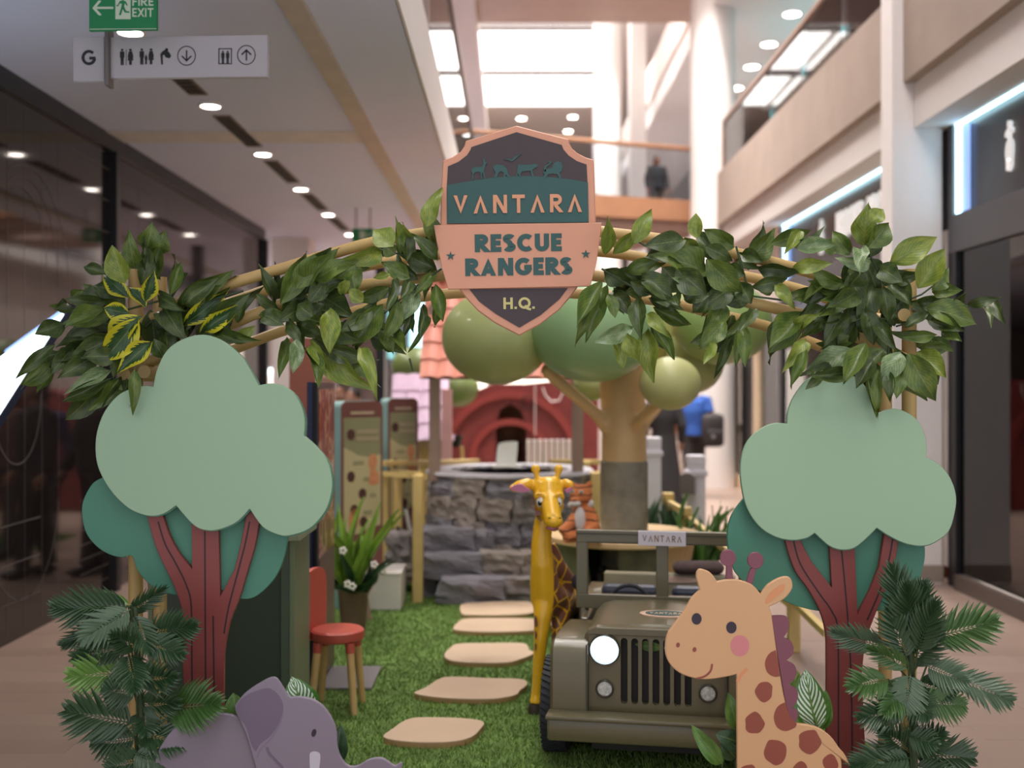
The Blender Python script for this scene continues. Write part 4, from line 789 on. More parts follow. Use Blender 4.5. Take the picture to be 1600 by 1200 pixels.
g = obj('grass', me, gm); g['kind'] = 'stuff'; tag(g, 'short dense blades of the artificial turf', 'grass')
SLAB = mat('beige_slab', (192, 166, 140), .55, var=.03, vs=4); SLABE = mat('slab_edge', (170, 134, 92), .6, var=.05)
def ground(px, py): d = CH*FP/(py-600); return Vector(((px-800)*d/FP, d, 0))
slabs = [([(600, 1163), (612, 1150), (640, 1133), (680, 1131), (730, 1133), (755, 1138), (752, 1148), (735, 1163), (700, 1170), (640, 1170)], 'nearest the elephant board, first of the path'),
         ([(648, 1093), (665, 1083), (685, 1070), (705, 1066), (760, 1068), (815, 1070), (824, 1078), (812, 1088), (805, 1095), (770, 1101), (700, 1100)], 'second along the path, wide with one drawn out corner'),
         ([(694, 1031), (703, 1020), (715, 1013), (760, 1012), (815, 1012), (826, 1018), (826, 1022), (834, 1028), (815, 1037), (790, 1043), (740, 1043), (705, 1040)], 'third along the path with a small notch by the giraffe leg'),
         ([(708, 988), (716, 978), (728, 973), (780, 972), (830, 973), (860, 978), (855, 988), (830, 992), (770, 994), (720, 992)], 'fourth along the path'),
         ([(719, 953), (724, 949), (750, 947), (800, 945), (828, 947), (836, 954), (830, 964), (790, 967), (740, 967), (722, 965)], 'last before the stone steps of the well')]
M_flip = Matrix(((1, 0, 0, 0), (0, 0, 1, 0), (0, -1, 0, 0), (0, 0, 0, 1)))
for pts, n in slabs:
    gp = [ground(x, y+3) for x, y in pts]; c = sum(gp, Vector())/len(gp)
    t = thing('stepping_slab', 'smooth beige stepping slab '+n, 'stepping stone', (c.x, c.y, .012), 0, 'stepping slabs across the turf')
    pl = [(p.x, p.y) for p in gp]; sm = spline(pl, 4)
    MM = Matrix(((1, 0, 0, 0), (0, 0, 1, 0), (0, -1, 0, 0), (0, 0, 0, 1)))   # prism (x, -, z) laid flat
    obj('top_face', MB().prism(sm, -.042, -.036, MM, bev=.002), SLAB, t); obj('edge', MB().prism(sm, -.036, -.004, MM), SLABE, t)

# ------------------------------------------------------------------ the jeep
OL = mat('olive_paint', (98, 90, 64), .32, spec=.6, var=.05, vs=3, bump=.015, bs=14, coat=.25); OLD = mat('shade_and_chassis_dark', (30, 28, 24), .6, var=0); RUB = mat('tyre_rubber', (48, 48, 54), .75, var=.08); NAVY = mat('navy_vinyl', (62, 64, 80), .4, var=.04); SILV = mat('chrome_ring', (150, 150, 146), .25, metal=.9, var=0)
jeep = thing('toy_jeep', 'olive green child size jeep with one bright headlight behind the giraffe board', 'toy car', (.59, 4.62, 0), R(-10))
J = lambda n, mb, m, par=None, **k: obj(n, mb, m, par or jeep, local=True, **k)
hood = [(-.315, .24), (-.315, .53), (-.305, .575), (-.275, .606), (-.23, .62), (0, .628), (.23, .62), (.275, .606), (.305, .575), (.315, .53), (.315, .24)]
autosmooth(J('hood', MB().prism([Vector(p) for p in hood], .125, .74, bev=.02), OL))
gr = MB(); y0, y1 = .085, .12; sw, pit, zt, zb = .029, .0445, .578, .3
gr.box((-.285, y0, .25), (-.148, y1, .598)).box((.148, y0, .25), (.285, y1, .598)).box((-.148, y0, zt), (.148, y1, .598)).box((-.148, y0, .25), (.148, y1, zb))
for k in range(6):
    x = -pit*2.5+k*pit; gr.box((x-(pit-sw)/2, y0, zb), (x+(pit-sw)/2, y1, zt))
for k in range(7):
    cx = (k-3)*pit; r = sw/2
    for sg, ze in ((1, zt), (-1, zb)):
        for s in (-1, 1):
            pts = [(cx+s*r, ze)]+[(cx+s*r*math.cos(R(q)), ze-sg*r+sg*r*math.sin(R(q))) for q in range(0, 91, 15)]
            gr.prism([Vector(p) for p in pts], y0, y1)
grille = J('grille_panel', gr, OL)
J('grille_shade_plate', MB().box((-.2, .124, .26), (.2, .128, .6)), OLD, grille)  # dark plate put in for the shade behind the slots
J('grille_lip', MB().prism([Vector(p) for p in [(-.29, .59), (-.285, .61), (-.25, .622), (.25, .622), (.285, .61), (.29, .59)]], .075, .126, bev=.004), OL)
HEAD = emis('headlight_glow', (214, 236, 255), 16)
Mx90 = Matrix.Rotation(R(90), 4, 'X')
for s, nm in ((-1, 'near headlight shining blue white'), (1, None)):
    c = (s*.215, .085, .528)
    h_ = J('headlight', MB().lathe([(.0, 0), (.064, 0), (.066, .012), (.06, .022), (.056, .014), (0, .014)], c, 28, Mx90), SILV if 0 else mat('lamp_ring', (70, 66, 54), .3, var=0), label=nm)
    autosmooth(h_)
    J('lens', MB().lathe([(.055, .012), (.05, .022), (.03, .03), (0, .033)], c, 28, Mx90), HEAD if s < 0 else mat('lens_off', (190, 200, 205), .1), h_)
CELL = mat('fog_glass', (190, 190, 184), .25, spec=.8, var=.3, vs=60)
for s in (-1, 1):
    c = (s*.215, .085, .362); h_ = autosmooth(J('fog_lamp', MB().lathe([(0, 0), (.038, 0), (.039, .01), (.034, .016), (.031, .008), (0, .008)], c, 24, Mx90), mat('lamp_ring', (70, 66, 54), .3)))
    mb = MB()
    for qx in range(-3, 4):
        for qz in range(-3, 4):
            x, z = qx*.009+(qz % 2)*.0045, qz*.008
            if x*x+z*z < .027**2: mb.ell((c[0]+x, .076, c[2]+z), (.0042, .003, .0042), 6, 4)
    J('lens', MB().lathe([(.031, .006), (.03, .009), (0, .01)], c, 20, Mx90), CELL, h_); J('lens_cell', mb, CELL, h_)
SW = Matrix(((0, 1, 0, 0), (1, 0, 0, 0), (0, 0, 1, 0), (0, 0, 0, 1)))
fend = [Vector(p) for p in [(.05, .25), (.05, .47), (.06, .515), (.085, .54), (.14, .556), (.4, .55), (.65, .53), (.78, .40), (.78, .36), (.6, .36)]+[(.36+.245*math.cos(R(q)), .21+.245*math.sin(R(q))) for q in range(38, 152, 14)]+[(.13, .25)]]
for s in (-1, 1):
    x0, x1 = (-.445, -.29) if s < 0 else (.29, .445)
    autosmooth(J('front_fender', MB().prism(fend, x0, x1, SW, bev=.012), OL))
    autosmooth(J('rear_fender', MB().prism([Vector(p) for p in [(1.1, .36), (1.14, .5), (1.2, .53), (1.68, .53), (1.72, .36)]], x0, x1, SW, bev=.01), OL))
    J('fender_seam', MB().box((s*.288-.004, .045, .26), (s*.288+.004, .06, .55)), mat('seam_olive', (70, 66, 52), .5, var=0))
autosmooth(J('bumper', MB().box((-.445, -.04, .165), (.445, .05, .258), bev=.012).box((-.45, -.055, .256), (.45, .052, .275), bev=.006), OL))
J('chassis', MB().box((-.27, .1, .1), (.27, 1.66, .24)), OLD)
for s in (-1, 1):
    J('side_panel', MB().box((s*.375-.02, .74, .22), (s*.375+.02, 1.66, .52), bev=.008), OL)
J('rear_panel', MB().box((-.36, 1.6, .22), (.36, 1.66, .6), bev=.01), mat('pale_olive', (150, 142, 118), .45)); J('tub_floor', MB().box((-.36, .74, .22), (.36, 1.6, .25)), OL)
J('rear_sticker', MB().prism(circ(.05, .57, .12, .018, 24), 1.594, 1.6), mat('sticker_pink', (206, 176, 160), .5))
def wheel(cx, cy):
    c = Vector((cx, cy, .212)); My = Matrix.Rotation(R(90), 4, 'Y'); w = .06
    o = autosmooth(J('wheel', MB().lathe([(.1, -w*.8), (.17, -w), (.198, -w*.85), (.206, -w*.5), (.207, w*.5), (.198, w*.85), (.17, w), (.1, w*.8), (.1, -w*.8)], c, 40, My), RUB))
    tr = MB()
    for k in range(44):
        for s in (-1, 1):
            M = Matrix.Translation(c) @ Matrix.Rotation(2*math.pi*(k+.25*s)/44, 4, 'X') @ Matrix.Translation((s*.028, 0, .205)) @ Matrix.Rotation(s*R(24), 4, 'Z'); tr.box((-.027, -.009, -.002), (.027, .009, .0065), M)
    J('tread', tr, RUB, o); J('rim', MB().lathe([(0, -.045), (.095, -.03), (.1, 0), (.095, .03), (0, .045)], c, 24, My), OL, o)
for cx in (-.45, .45):
    for cy in (.36, 1.38): wheel(cx, cy)
wf = MB(); z0, z1, wx = .575, .95, .41
wf.box((-wx, .7, z1-.062), (wx, .74, z1), bev=.004).box((-wx, .7, z0), (wx, .74, z0+.068), bev=.004)
for a_, b_ in ((-wx, -wx+.055), (wx-.055, wx), (-.029, .029)): wf.box((a_, .701, z0+.06), (b_, .739, z1-.055), bev=.004)
wind = J('windshield_frame', wf, OL)
J('top_lip', MB().box((-wx, .695, z1-.02), (wx, .702, z1-.014)).box((-wx+.05, .6965, z1-.06), (wx-.05, .702, z1-.055)), mat('seam_olive', (70, 66, 52), .5), wind)
pl = J('name_plate', MB().box((-.112, .684, z1-.066), (.112, .698, z1+.003), bev=.002), mat('plate_white', (214, 208, 218), .45, var=0))
J('lettering', text_mb(MB(), 'VANTARA', (0, .684, z1-.047), X_, Z_, .031, .17, .3, .0015, True, .185), mat('plate_brown', (140, 108, 84), .5, var=0), pl)
emb = J('hood_emblem', MB().prism(spline(circ(.03, -.36, .115, .075, 20), 2), .626, .632, Matrix(((1, 0, 0, 0), (0, 0, -1, 0), (0, 1, 0, 0), (0, 0, 0, 1)))), mat('emblem_pink', (214, 178, 156), .45), label='pale pink oval badge with teal middle')
J('badge_middle', MB().prism(circ(.03, -.36, .09, .055, 24), .632, .634, Matrix(((1, 0, 0, 0), (0, 0, -1, 0), (0, 1, 0, 0), (0, 0, 0, 1)))), TEAL, emb)
J('lettering', text_mb(MB(), 'VANTARA', (.03, .335, .634), X_, Vector((0, 1, 0)), .036, .2, .25, .0012, True, .14), mat('emblem_pink', (214, 178, 156), .45), emb)
for x0, x1 in ((-.33, -.03), (.03, .33)):
    J('seat_back', MB().box((x0, 1.12, .3), (x1, 1.2, .615), bev=.03), NAVY); J('seat', MB().box((x0, .92, .27), (x1, 1.14, .36), bev=.03), NAVY)
autosmooth(J('steering_wheel', MB().tube([Vector((-.17+.1*math.cos(q), .9+.03*math.sin(q), .56+.09*math.sin(q))) for q in [2*math.pi*k/20 for k in range(21)]], .01, 8), RUB))
J('steering_column', MB().tube([(-.17, .74, .5), (-.17, .9, .56)], .012, 8), RUB)
for s in (-1, 1):
    m_ = J('side_mirror', MB().ell((s*(.475 if s > 0 else .42), .76 if s > 0 else .93, .66), (.04, .02, .045), 16, 10), RUB, smooth=True); J('mirror_arm', MB().tube([(s*.39, .72, .63), (s*.42, .78, .65)] if s > 0 else [(-.375, .93, .5), (-.41, .93, .64)], .009, 8), RUB, m_)
c = obj('cushion', MB().box((-.14, -.06, -.035), (.14, .06, .035), bev=.034), mat('brown_plush', (78, 62, 60), .9, var=.15, vs=30, bump=.3, bs=90), None, smooth=True)
c.location = jeep.matrix_basis @ Vector((.2, 1.63, .635)) if False else (Matrix.Translation((.59, 4.62, 0)) @ Matrix.Rotation(R(-10), 4, 'Z') @ Vector((.16, 1.63, .635))); tag(c, 'dark brown plush cushion lying on the back of the jeep', 'cushion')

lf = thing('loose_leaf', 'bright green leaf caught behind the grille slots of the jeep', 'leaf', (.59, 4.62, 0), R(-10))
me = leaf_mesh('leaf', 8, 3, .0, .0, .0, 1, 3); me.materials.append(BLADE); o = bpy.data.objects.new('leaf_blade', me); col.objects.link(o); o.parent = lf
o.matrix_basis = Matrix.Translation((-.085, .1225, .545)) @ Matrix.Rotation(R(-90), 4, 'Y') @ Matrix.Rotation(R(90), 4, 'X') @ Matrix.Scale(.12, 4) if False else Matrix(((0, .13, 0, -.09), (0, 0, -.002, .1225), (.045, -.02, 0, .545), (0, 0, 0, 1)))
# ------------------------------------------------------------------ giraffe statue
def patch_mat(name, base, spot, dirv, off, scale, soft=.0, edge=.06):
    m = bpy.data.materials.new(name); m.use_nodes = True; nt = m.node_tree; b = nt.nodes['Principled BSDF']; b.inputs['Roughness'].default_value = .3; b.inputs['Coat Weight'].default_value = .3
    tc = nt.nodes.new('ShaderNodeTexCoord'); v = nt.nodes.new('ShaderNodeTexVoronoi'); v.feature = 'DISTANCE_TO_EDGE'; v.inputs['Scale'].default_value = scale
    nt.links.new(tc.outputs['Object'], v.inputs['Vector'])
    dp = nt.nodes.new('ShaderNodeVectorMath'); dp.operation = 'DOT_PRODUCT'; dp.inputs[1].default_value = dirv; nt.links.new(tc.outputs['Object'], dp.inputs[0])
    f = math_node(nt, 'MULTIPLY', math_node(nt, 'GREATER_THAN', v.outputs['Distance'], edge), math_node(nt, 'GREATER_THAN', dp.outputs['Value'], off))
    nt.links.new(mix_node(nt, f, rgb(base), rgb(spot)), b.inputs['Base Color']); MATS[name] = m; return m
YEL = mat('giraffe_yellow', (242, 186, 40), .3, var=.03, coat=.3); GBR = mat('giraffe_brown', (128, 82, 66), .4, var=.05)
gst = thing('giraffe_statue', 'glossy yellow giraffe statue with brown patches standing by the jeep', 'statue', (P(848, 0, 5.6).x, 5.6, 0))
G = lambda x, y, dd=0: P(x, y, 5.6+dd)
K = 5.6/FP
def gbuild(mb):
    mb.tube([G(857, 790, .03), G(848, 822, .03), G(846, 850, .02), G(848, 880, .02), G(850, 905, .04), G(853, 935, .06), G(856, 960, .08)], [15.5*K, 15*K, 16*K, 19*K, 22.5*K, 25*K, 18*K], 18)
    mb.tube([G(858, 850, .05), G(870, 885, .1), G(886, 915, .2)], [10*K, 15*K, 20*K], 14)
    mb.tube([G(856, 930, .06), G(868, 938, .16), G(880, 940, .42), G(884, 942, .62), G(886, 945, .74)], [25*K, 29*K, 31*K, 29*K, 20*K], 18)
    for tx, dd in ((846, -.02), (873, .08)):
        o = tx-846; mb.tube([G(850+o, 945, dd+.05), G(848+o, 965, dd+.02), G(845+o, 1000, dd), G(843+o, 1022, dd), G(841+o, 1045, dd), G(838+o, 1085, dd), G(836+o, 1100, dd-.01)], [18*K, 14.5*K, 11*K, 10*K, 9*K, 8*K, 9.5*K], 12)
    for tx, dd in ((872, .7), (884, .62)):
        zz = 5.6+dd; gyy = 600+1.65*FP/zz; o = tx-925; mb.tube([G(925+o, 945, dd), G(928+o, 985, dd+.02), G(924+o, 1015, dd+.06), G(922+o, gyy-14, dd+.02)], [20*K, 14*K, 9*K, 9*K], 12)
    mb.ell(G(857, 771, .05), (25*K, 26*K, 24*K), 20, 14); mb.ell(G(857, 757, .05), (21*K, 20*K, 13*K), 18, 12)
    mb.tube([G(858, 778, .0), G(861, 795, -.05), G(864, 812, -.09)], [16*K, 14.5*K, 14.5*K], 16)
    mb.ell(G(865, 815, -.1), (15*K, 13*K, 10.5*K), 18, 12); mb.ell(G(864, 826, -.06), (10*K, 11*K, 4.5*K), 16, 10)
    for ex, s in ((843, 1), (873.5, -1)):
        mb.ell(G(ex, 777, .0), (9.5*K, 8*K, 10*K), 14, 10); mb.ell(G(ex+s*1, 790, .02), (9*K, 10*K, 14*K), 14, 10); mb.ell(G(ex+s*6, 801, .0), (9*K, 10*K, 12*K), 14, 10)
        mb.tube([G(ex-s*6, 776, -.035), G(ex-s*2, 771.5, -.046), G(ex+s*4, 772, -.046), G(ex+s*8, 778, -.04)], [1.5*K, 3*K, 3*K, 2*K], 8)
    mb.tube([G(840, 759, .06), G(826, 756, .05), G(812, 760, .04), G(800, 763, .03), G(795, 763, .03)], [6*K, 10*K, 10.5*K, 6*K, 2.5*K], 12)
    mb.tube([G(874, 758, .06), G(884, 754, .05), G(891, 758, .04), G(895, 766, .03)], [6*K, 7.5*K, 8*K, 3*K], 12)
    for p in ((842, 752, 837, 734), (868, 752, 873, 734)):
        mb.tube([G(p[0], p[1]+6, .05), G((p[0]+p[2])/2, (p[1]+p[3])/2+3, .05), G(p[2], p[3], .05)], [7.5*K, 4.6*K, 4.5*K], 12)
        for q in range(7):
            a_ = q*2*math.pi/7; mb.ell(G(p[2]+4.6*math.cos(a_), p[3]-1+4.6*math.sin(a_), .05), (3.6*K,)*3, 10, 8)
        mb.ell(G(p[2], p[3]-1, .05), (5.5*K,)*3, 12, 8)
    for sx in (858, 871): mb.ell(G(sx, 808, -.12), (4.5*K, 4*K, 4*K), 10, 8)
me = sculpt('body', gbuild, .0075, 5)
k = org(gst); me.transform(Matrix.Translation(-k))
me.materials.append(patch_mat('giraffe_patches', (240, 184, 40), (132, 84, 66), (.78, .62, .0), .036, 10.5, edge=.05)); me.materials.append(YEL)
for p in me.polygons:                                   # head keeps plain yellow paint
    c_ = p.center+k
    if c_.z > G(0, 832).z: p.material_index = 1
gb = obj('body', me, None, gst)
for ex, rx, ry, off in ((844.3, 6.6, 8.8, 1.2), (873.6, 4.6, 9, 1.0)):
    e_ = obj('eye', MB().ell(G(ex, 784, -.036), (rx*K, 4.8*K, ry*K), 18, 12), mat('eye_white', (236, 230, 222), .2, var=0), gst, smooth=True)
    obj('pupil', MB().ell(G(ex-off*.6, 786, -.045), (rx*.55*K, 3*K, 4.6*K), 14, 10), mat('eye_black', (30, 24, 22), .15, var=0), e_, smooth=True)
    obj('glint', MB().ell(G(ex-off*.2, 784, -.054), (1.2*K, 1*K, 1.4*K), 8, 6), mat('eye_white', (236, 230, 222), .2), e_, smooth=True)
    obj('eyelid', MB().tube([G(ex-rx, 780, -.034), G(ex-rx*.5, 775.5, -.046), G(ex+rx*.4, 775, -.046), G(ex+rx, 779, -.034)], [1*K, 1.8*K, 1.8*K, 1*K], 8), YEL, e_, smooth=True)
PINK = mat('ear_pink', (196, 116, 150), .4, var=.03)
obj('inner_ear', MB().prism(px2(spline([(797, 764), (806, 758), (815, 757), (822, 762), (829, 766), (820, 769), (808, 768)], 4), 5.57), 5.566, 5.6), PINK, gst)
obj('inner_ear', MB().prism(px2(spline([(882, 766), (888, 764), (894, 761), (894, 766), (887, 770)], 4), 5.6), 5.6, 5.63), PINK, gst)
for nx in (858.5, 875): obj('nostril', MB().ell(G(nx, 809.5, -.145), (1.8*K, 1.2*K, 1.4*K), 10, 8), mat('nostril_dark', (70, 84, 20), .5, var=0), gst)
obj('lips', MB().tube([G(853, 823.5, -.105), G(858, 826, -.12), G(865, 827, -.125), G(872, 825.5, -.115)], [1*K, 2*K, 2*K, 1*K], 8), mat('lip_mauve', (166, 92, 130), .4, var=0), gst, smooth=True)
for pts in ([(836, 798), (843, 798), (845, 804), (838, 805)], [(838, 807), (843, 810), (846, 814), (842, 812)], [(831, 790), (834, 793), (835, 798), (832, 795)], [(830, 778), (832, 782), (832, 788), (830.5, 786)]):
    obj('cheek_spot', MB().prism(px2(spline(pts, 3), 5.58), 5.566, 5.62), GBR, gst)
for pts in ([(836.5, 962), (839, 968), (839.5, 976), (836, 978), (834.5, 968)], [(836, 985), (838.5, 988), (838.5, 995), (836, 996)], [(836, 1004), (838, 1006), (837.5, 1014), (835.5, 1014)]): obj('leg_spot', MB().prism(px2(spline(pts, 3), 5.57), 5.545, 5.6), GBR, gst)
for hx, dd in ((836, -.03), (863, .07), (869, .72), (881, .64)):
    p = G(hx, 1000, dd); autosmooth(obj('hoof', MB().lathe([(.034, 0), (.036, .02), (.03, .05), (0, .05)], (p.x, p.y, .012), 16), mat('hoof_dark', (66, 54, 48), .5), gst))
# ------------------------------------------------------------------ red chair, cabinet, totem, info boards
WOODL = mat('light_wood', (206, 170, 112), .5, var=.08, vs=6); REDP = mat('red_paint', (190, 84, 70), .45, var=.03)
cx, cy = P(525, 0, 5.62).x, 5.66
ch = thing('childs_chair', 'small red round seat chair with pale wooden legs beside the green cabinet', 'chair', (cx, cy, 0))
autosmooth(obj('seat', MB().lathe([(0, .36), (.12, .36), (.134, .368), (.137, .38), (.135, .408), (.125, .416), (0, .418)], (cx, cy, 0), 36), REDP, ch))
for ax, ay in ((-.085, -.075), (.075, -.085), (.085, .075), (-.075, .085)):
    top = Vector((cx+ax, cy+ay, .36)); bot = Vector((cx+ax*1.35, cy+ay*1.35, .012)); m_ = top.lerp(bot, .14)
    l = autosmooth(obj('leg', MB().tube([bot, m_], [.017, .021], 14), WOODL, ch)); obj('red_collar', MB().tube([m_, top], [.0225, .024], 14), REDP, l, smooth=False)
bk = [(-.12, .36), (-.13, .6), (-.11, .68), (-.05, .71), (.05, .71), (.11, .68), (.13, .6), (.12, .36)]
obj('backrest', MB().prism(spline([Vector(p) for p in bk], 3, True, (0, 7)), -.012, .012, Matrix.Translation((cx-.125, cy+.04, 0)) @ Matrix.Rotation(R(75), 4, 'Z')), REDP, ch)
CG = mat('cabinet_green', (52, 66, 50), .5, var=.04); CO = mat('cabinet_olive', (112, 122, 92), .5, var=.03)
cab = thing('green_cabinet', 'tall dark green cabinet with lighter olive frame behind the tree cutout', 'cabinet', (-1.25, 5.1, 0))
x0, x1, y0, y1, zt = -1.62, -.968, 4.98, 5.36, .985
obj('carcass', MB().box((x0+.02, y0+.03, .0), (x1-.02, y1, zt-.03)), CG, cab)
obj('side_panel', MB().box((x1-.022, y0, 0), (x1, y1, zt-.03), bev=.003), CO, cab); obj('side_panel', MB().box((x0, y0, 0), (x0+.022, y1, zt-.03), bev=.003), CO, cab)
obj('front_panel', MB().box((x0+.06, y0+.012, .06), (x1-.06, y0+.034, zt-.04), bev=.003), CG, cab); obj('bottom_rail', MB().box((x0+.06, y0+.006, 0), (x1-.06, y0+.04, .06)), CG, cab)
obj('inner_frame', MB().box((x1-.06, y0+.004, 0), (x1-.022, y0+.04, zt-.03)), mat('cabinet_mid', (76, 90, 70), .5), cab)
obj('top_slab', MB().box((x0-.03, y0-.03, zt-.03), (x1+.03, y1+.03, zt+.015), bev=.004), mat('cabinet_top', (142, 150, 122), .45), cab)
# totem with a screen seen edge on
tx = -1.03; NV = mat('totem_navy', (46, 52, 88), .4, var=.03)
tot = thing('display_totem', 'tall thin black and navy totem with picture side and grey foot plate', 'totem', (tx, 6.2, 0))
obj('frame', MB().box((tx-.026, 5.93, .03), (tx, 6.5, 1.66), bev=.004), BLACKF, tot); obj('back_shell', MB().box((tx-.058, 5.94, .03), (tx-.026, 6.49, 1.66)), NV, tot)
mm = bpy.data.materials.new('totem_picture'); mm.use_nodes = True; nt = mm.node_tree; b = nt.nodes['Principled BSDF']; b.inputs['Roughness'].default_value = .12
tc = nt.nodes.new('ShaderNodeTexCoord'); n = nt.nodes.new('ShaderNodeTexNoise'); n.inputs['Scale'].default_value = 6; nt.links.new(tc.outputs['Object'], n.inputs[0]); r = nt.nodes.new('ShaderNodeValToRGB'); nt.links.new(n.outputs[0], r.inputs[0])
for i, (p_, c_) in enumerate(((.3, (96, 42, 40)), (.48, (150, 78, 62)), (.56, (206, 170, 140)), (.66, (120, 50, 48)))):
    e_ = r.color_ramp.elements[i] if i < 2 else r.color_ramp.elements.new(p_); e_.position = p_; e_.color = rgb(c_)
nt.links.new(r.outputs[0], b.inputs[0])
obj('picture_panel', MB().box((tx, 5.97, .72), (tx+.004, 6.46, 1.62)), mm, tot); obj('lower_panel', MB().box((tx, 5.97, .06), (tx+.006, 6.46, .71)), mat('totem_brown', (110, 88, 76), .4), tot)
obj('foot_plate', MB().box((tx-.1, 5.98, .012), (tx+.28, 6.44, .03), bev=.004), mat('grey_steel', (138, 132, 136), .35, metal=.3), tot)
# rust red partition behind
pp = thing('partition_panel', 'rust red partition panel standing behind the totem', 'panel', (P(473, 0, 7.4).x, 7.4, 0))
obj('panel_board', MB().box((P(452, 0, 7.4).x, 7.4, 0), (P(492, 0, 7.4).x, 7.46, P(0, 528, 7.4).z)), mat('rust_paint', (138, 78, 62), .5, var=.03), pp); obj('base_foot', MB().box((P(452, 0, 7.4).x, 7.3, .0), (P(492, 0, 7.4).x, 7.56, .03)), BLACKF, pp)
pp = thing('partition_panel', 'pale pink partition panel beside the rust red one', 'panel', (P(511, 0, 8.9).x, 8.9, 0))
obj('panel_board', MB().box((P(497, 0, 8.9).x, 8.9, 0), (P(522, 0, 8.9).x, 8.96, P(0, 545, 8.9).z)), mat('pink_paint', (206, 158, 146), .5, var=.03), pp); obj('top_band', MB().box((P(497, 0, 8.9).x, 8.895, P(0, 605, 8.9).z), (P(522, 0, 8.9).x, 8.9, P(0, 590, 8.9).z)), mat('tan_band', (150, 118, 100), .5), pp)
# information boards
TSIDE = mat('board_teal', (130, 164, 162), .5, var=.03); MARO = mat('board_maroon', (122, 76, 70), .5, var=.03); OLV = mat('board_olive', (144, 142, 108), .5, var=.03); TAN = mat('board_tan', (194, 182, 140), .5, var=.03); DISC = mat('board_disc', (84, 48, 46), .5, var=0); PALE = mat('board_pale', (186, 166, 140), .5, var=0); BORG = mat('board_orange', (206, 140, 100), .5, var=.1, vs=30)
def info_board(label, px, d, w, h, th, phi):
    p = P(px, 0, d); t = thing('info_board', label, 'information board', (p.x, p.y, 0), R(phi)); J2 = lambda n, mb, m, **k: obj(n, mb, m, t, local=True, **k)
    def rr(x0, z0, x1, z1, r): return [(x0, z0), (x1, z0)]+arc(x1-r, z1-r, r, r, 0, 90, 6)+arc(x0+r, z1-r, r, r, 90, 180, 6)
    W2 = w/2
    J2('core', MB().prism([Vector(q) for q in rr(-W2, 0, W2, h, .05)], .006, th), TSIDE); J2('face', MB().prism([Vector(q) for q in rr(-W2, 0, W2, h, .05)], 0, .006), MARO)
    J2('upper_print', MB().prism([Vector(q) for q in rr(-W2+.02, h*.7, W2-.02, h-.12, .01)], -.002, .001), OLV)
    hillp = [(-W2+.02, h*.32), (W2-.02, h*.36)]+[(W2-.02, h*.74), (W2*.3, h*.73), (-W2*.2, h*.74), (-W2*.6, h*.765), (-W2+.02, h*.78)]
    J2('tan_print', MB().prism([Vector(q) for q in hillp], -.003, .001), TAN)
    J2('earth_print', MB().prism([Vector(q) for q in [(-W2+.01, .02), (W2-.01, .02), (W2-.01, h*.4), (W2*.4, h*.39), (0, h*.37), (-W2+.01, h*.35)]], -.004, .001), MARO)
    for u, v in ((-.55, .84), (-.55, .64), (.0, .555), (-.4, .48), (.05, .42)): J2('print_disc', MB().prism([Vector(q) for q in circ(u*W2, v*h, .032, .04, 20)], -.006, .001), DISC)
    for u, v, ww in ((.25, .86, 1.05), (.25, .825, 1.05), (-.2, .71, .5), (.25, .63, .4), (.5, .55, .32), (.25, .47, .4), (.5, .41, .3), (.0, .94, 1.1)):
        for q in range(1 if v > .9 else 2): J2('text_line', MB().box((u*W2-ww*W2/2, -.0055, v*h-.006-q*.016), (u*W2+ww*W2/2, .0, v*h+.004-q*.016+(.012 if v > .9 else 0))), PALE if v > .8 else OLV)
    J2('animal_print', MB().prism([Vector(q) for q in spline([(.3*W2, .6*h), (.75*W2, .6*h), (.78*W2, .645*h), (.62*W2, .67*h), (.72*W2, .7*h), (.62*W2, .74*h), (.38*W2, .74*h), (.28*W2, .7*h), (.38*W2, .665*h)], 4)], -.006, .001), BORG)
    J2('animal_print', MB().prism([Vector(q) for q in spline([(-.6*W2, .4*h), (-.25*W2, .4*h), (-.2*W2, .46*h), (-.4*W2, .49*h), (-.62*W2, .46*h)], 4)], -.006, .001), BORG)
info_board('nearer rounded information board, teal side and maroon face, behind the potted plant', 566, 8.2, .35, 1.525, .15, 38)
info_board('farther rounded information board, teal side and maroon face, behind the wooden rails', 630, 9.5, .3, 1.53, .13, 38)

# ------------------------------------------------------------------ planter, box, mushroom
def blade_plant(name, label, base, n, L, pot, kind, seed, pr=.1, tilt=.5, wid=.055):
    rr = random.Random(seed); base = Vector(base); t = thing(name, label, 'plant', tuple(base))
    autosmooth(obj('pot', MB().lathe([(pr*.75, 0), (pr, pot), (pr*1.06, pot+.012), (pr*.9, pot+.012), (pr*.85, pot-.02), (0, pot-.02)], base, 24), mat('basket_brown', (120, 96, 76), .7, bump=.4, bs=70), t))
    for i in range(n):
        a = rr.uniform(0, 6.28); q = rr.uniform(.05, tilt); b = base+Vector((math.cos(a)*pr*.4, math.sin(a)*pr*.4, pot-.02)); ll = L*rr.uniform(.6, 1)
        tp = b+Vector((math.cos(a)*q, math.sin(a)*q, 1)).normalized()*ll
        me = LBL[kind][i % 3]; put_leaf(t, me, b, tp, wid*rr.uniform(.8, 1.3), rr.uniform(-.8, .8))
    return t
LBL = {}
for kk, m in (('b', BLADE), ('d', BLADED), ('l', leaf_mat('blade_bright', (150, 178, 70), (104, 140, 50)))):
    LBL[kk] = []
    for i in range(3):
        me = leaf_mesh('leaf', 8, 2, .25, .3, .03, 1, i); me.materials.append(m); LBL[kk].append(me)
fp = blade_plant('flower_planter', 'potted plant with long bright leaves and small flowers beside the info board', P(552, 600, 7.3)*Vector((1, 1, 0))+Vector((0, 0, .012)), 22, .62, .3, 'l', 4, .1, .55, .042)
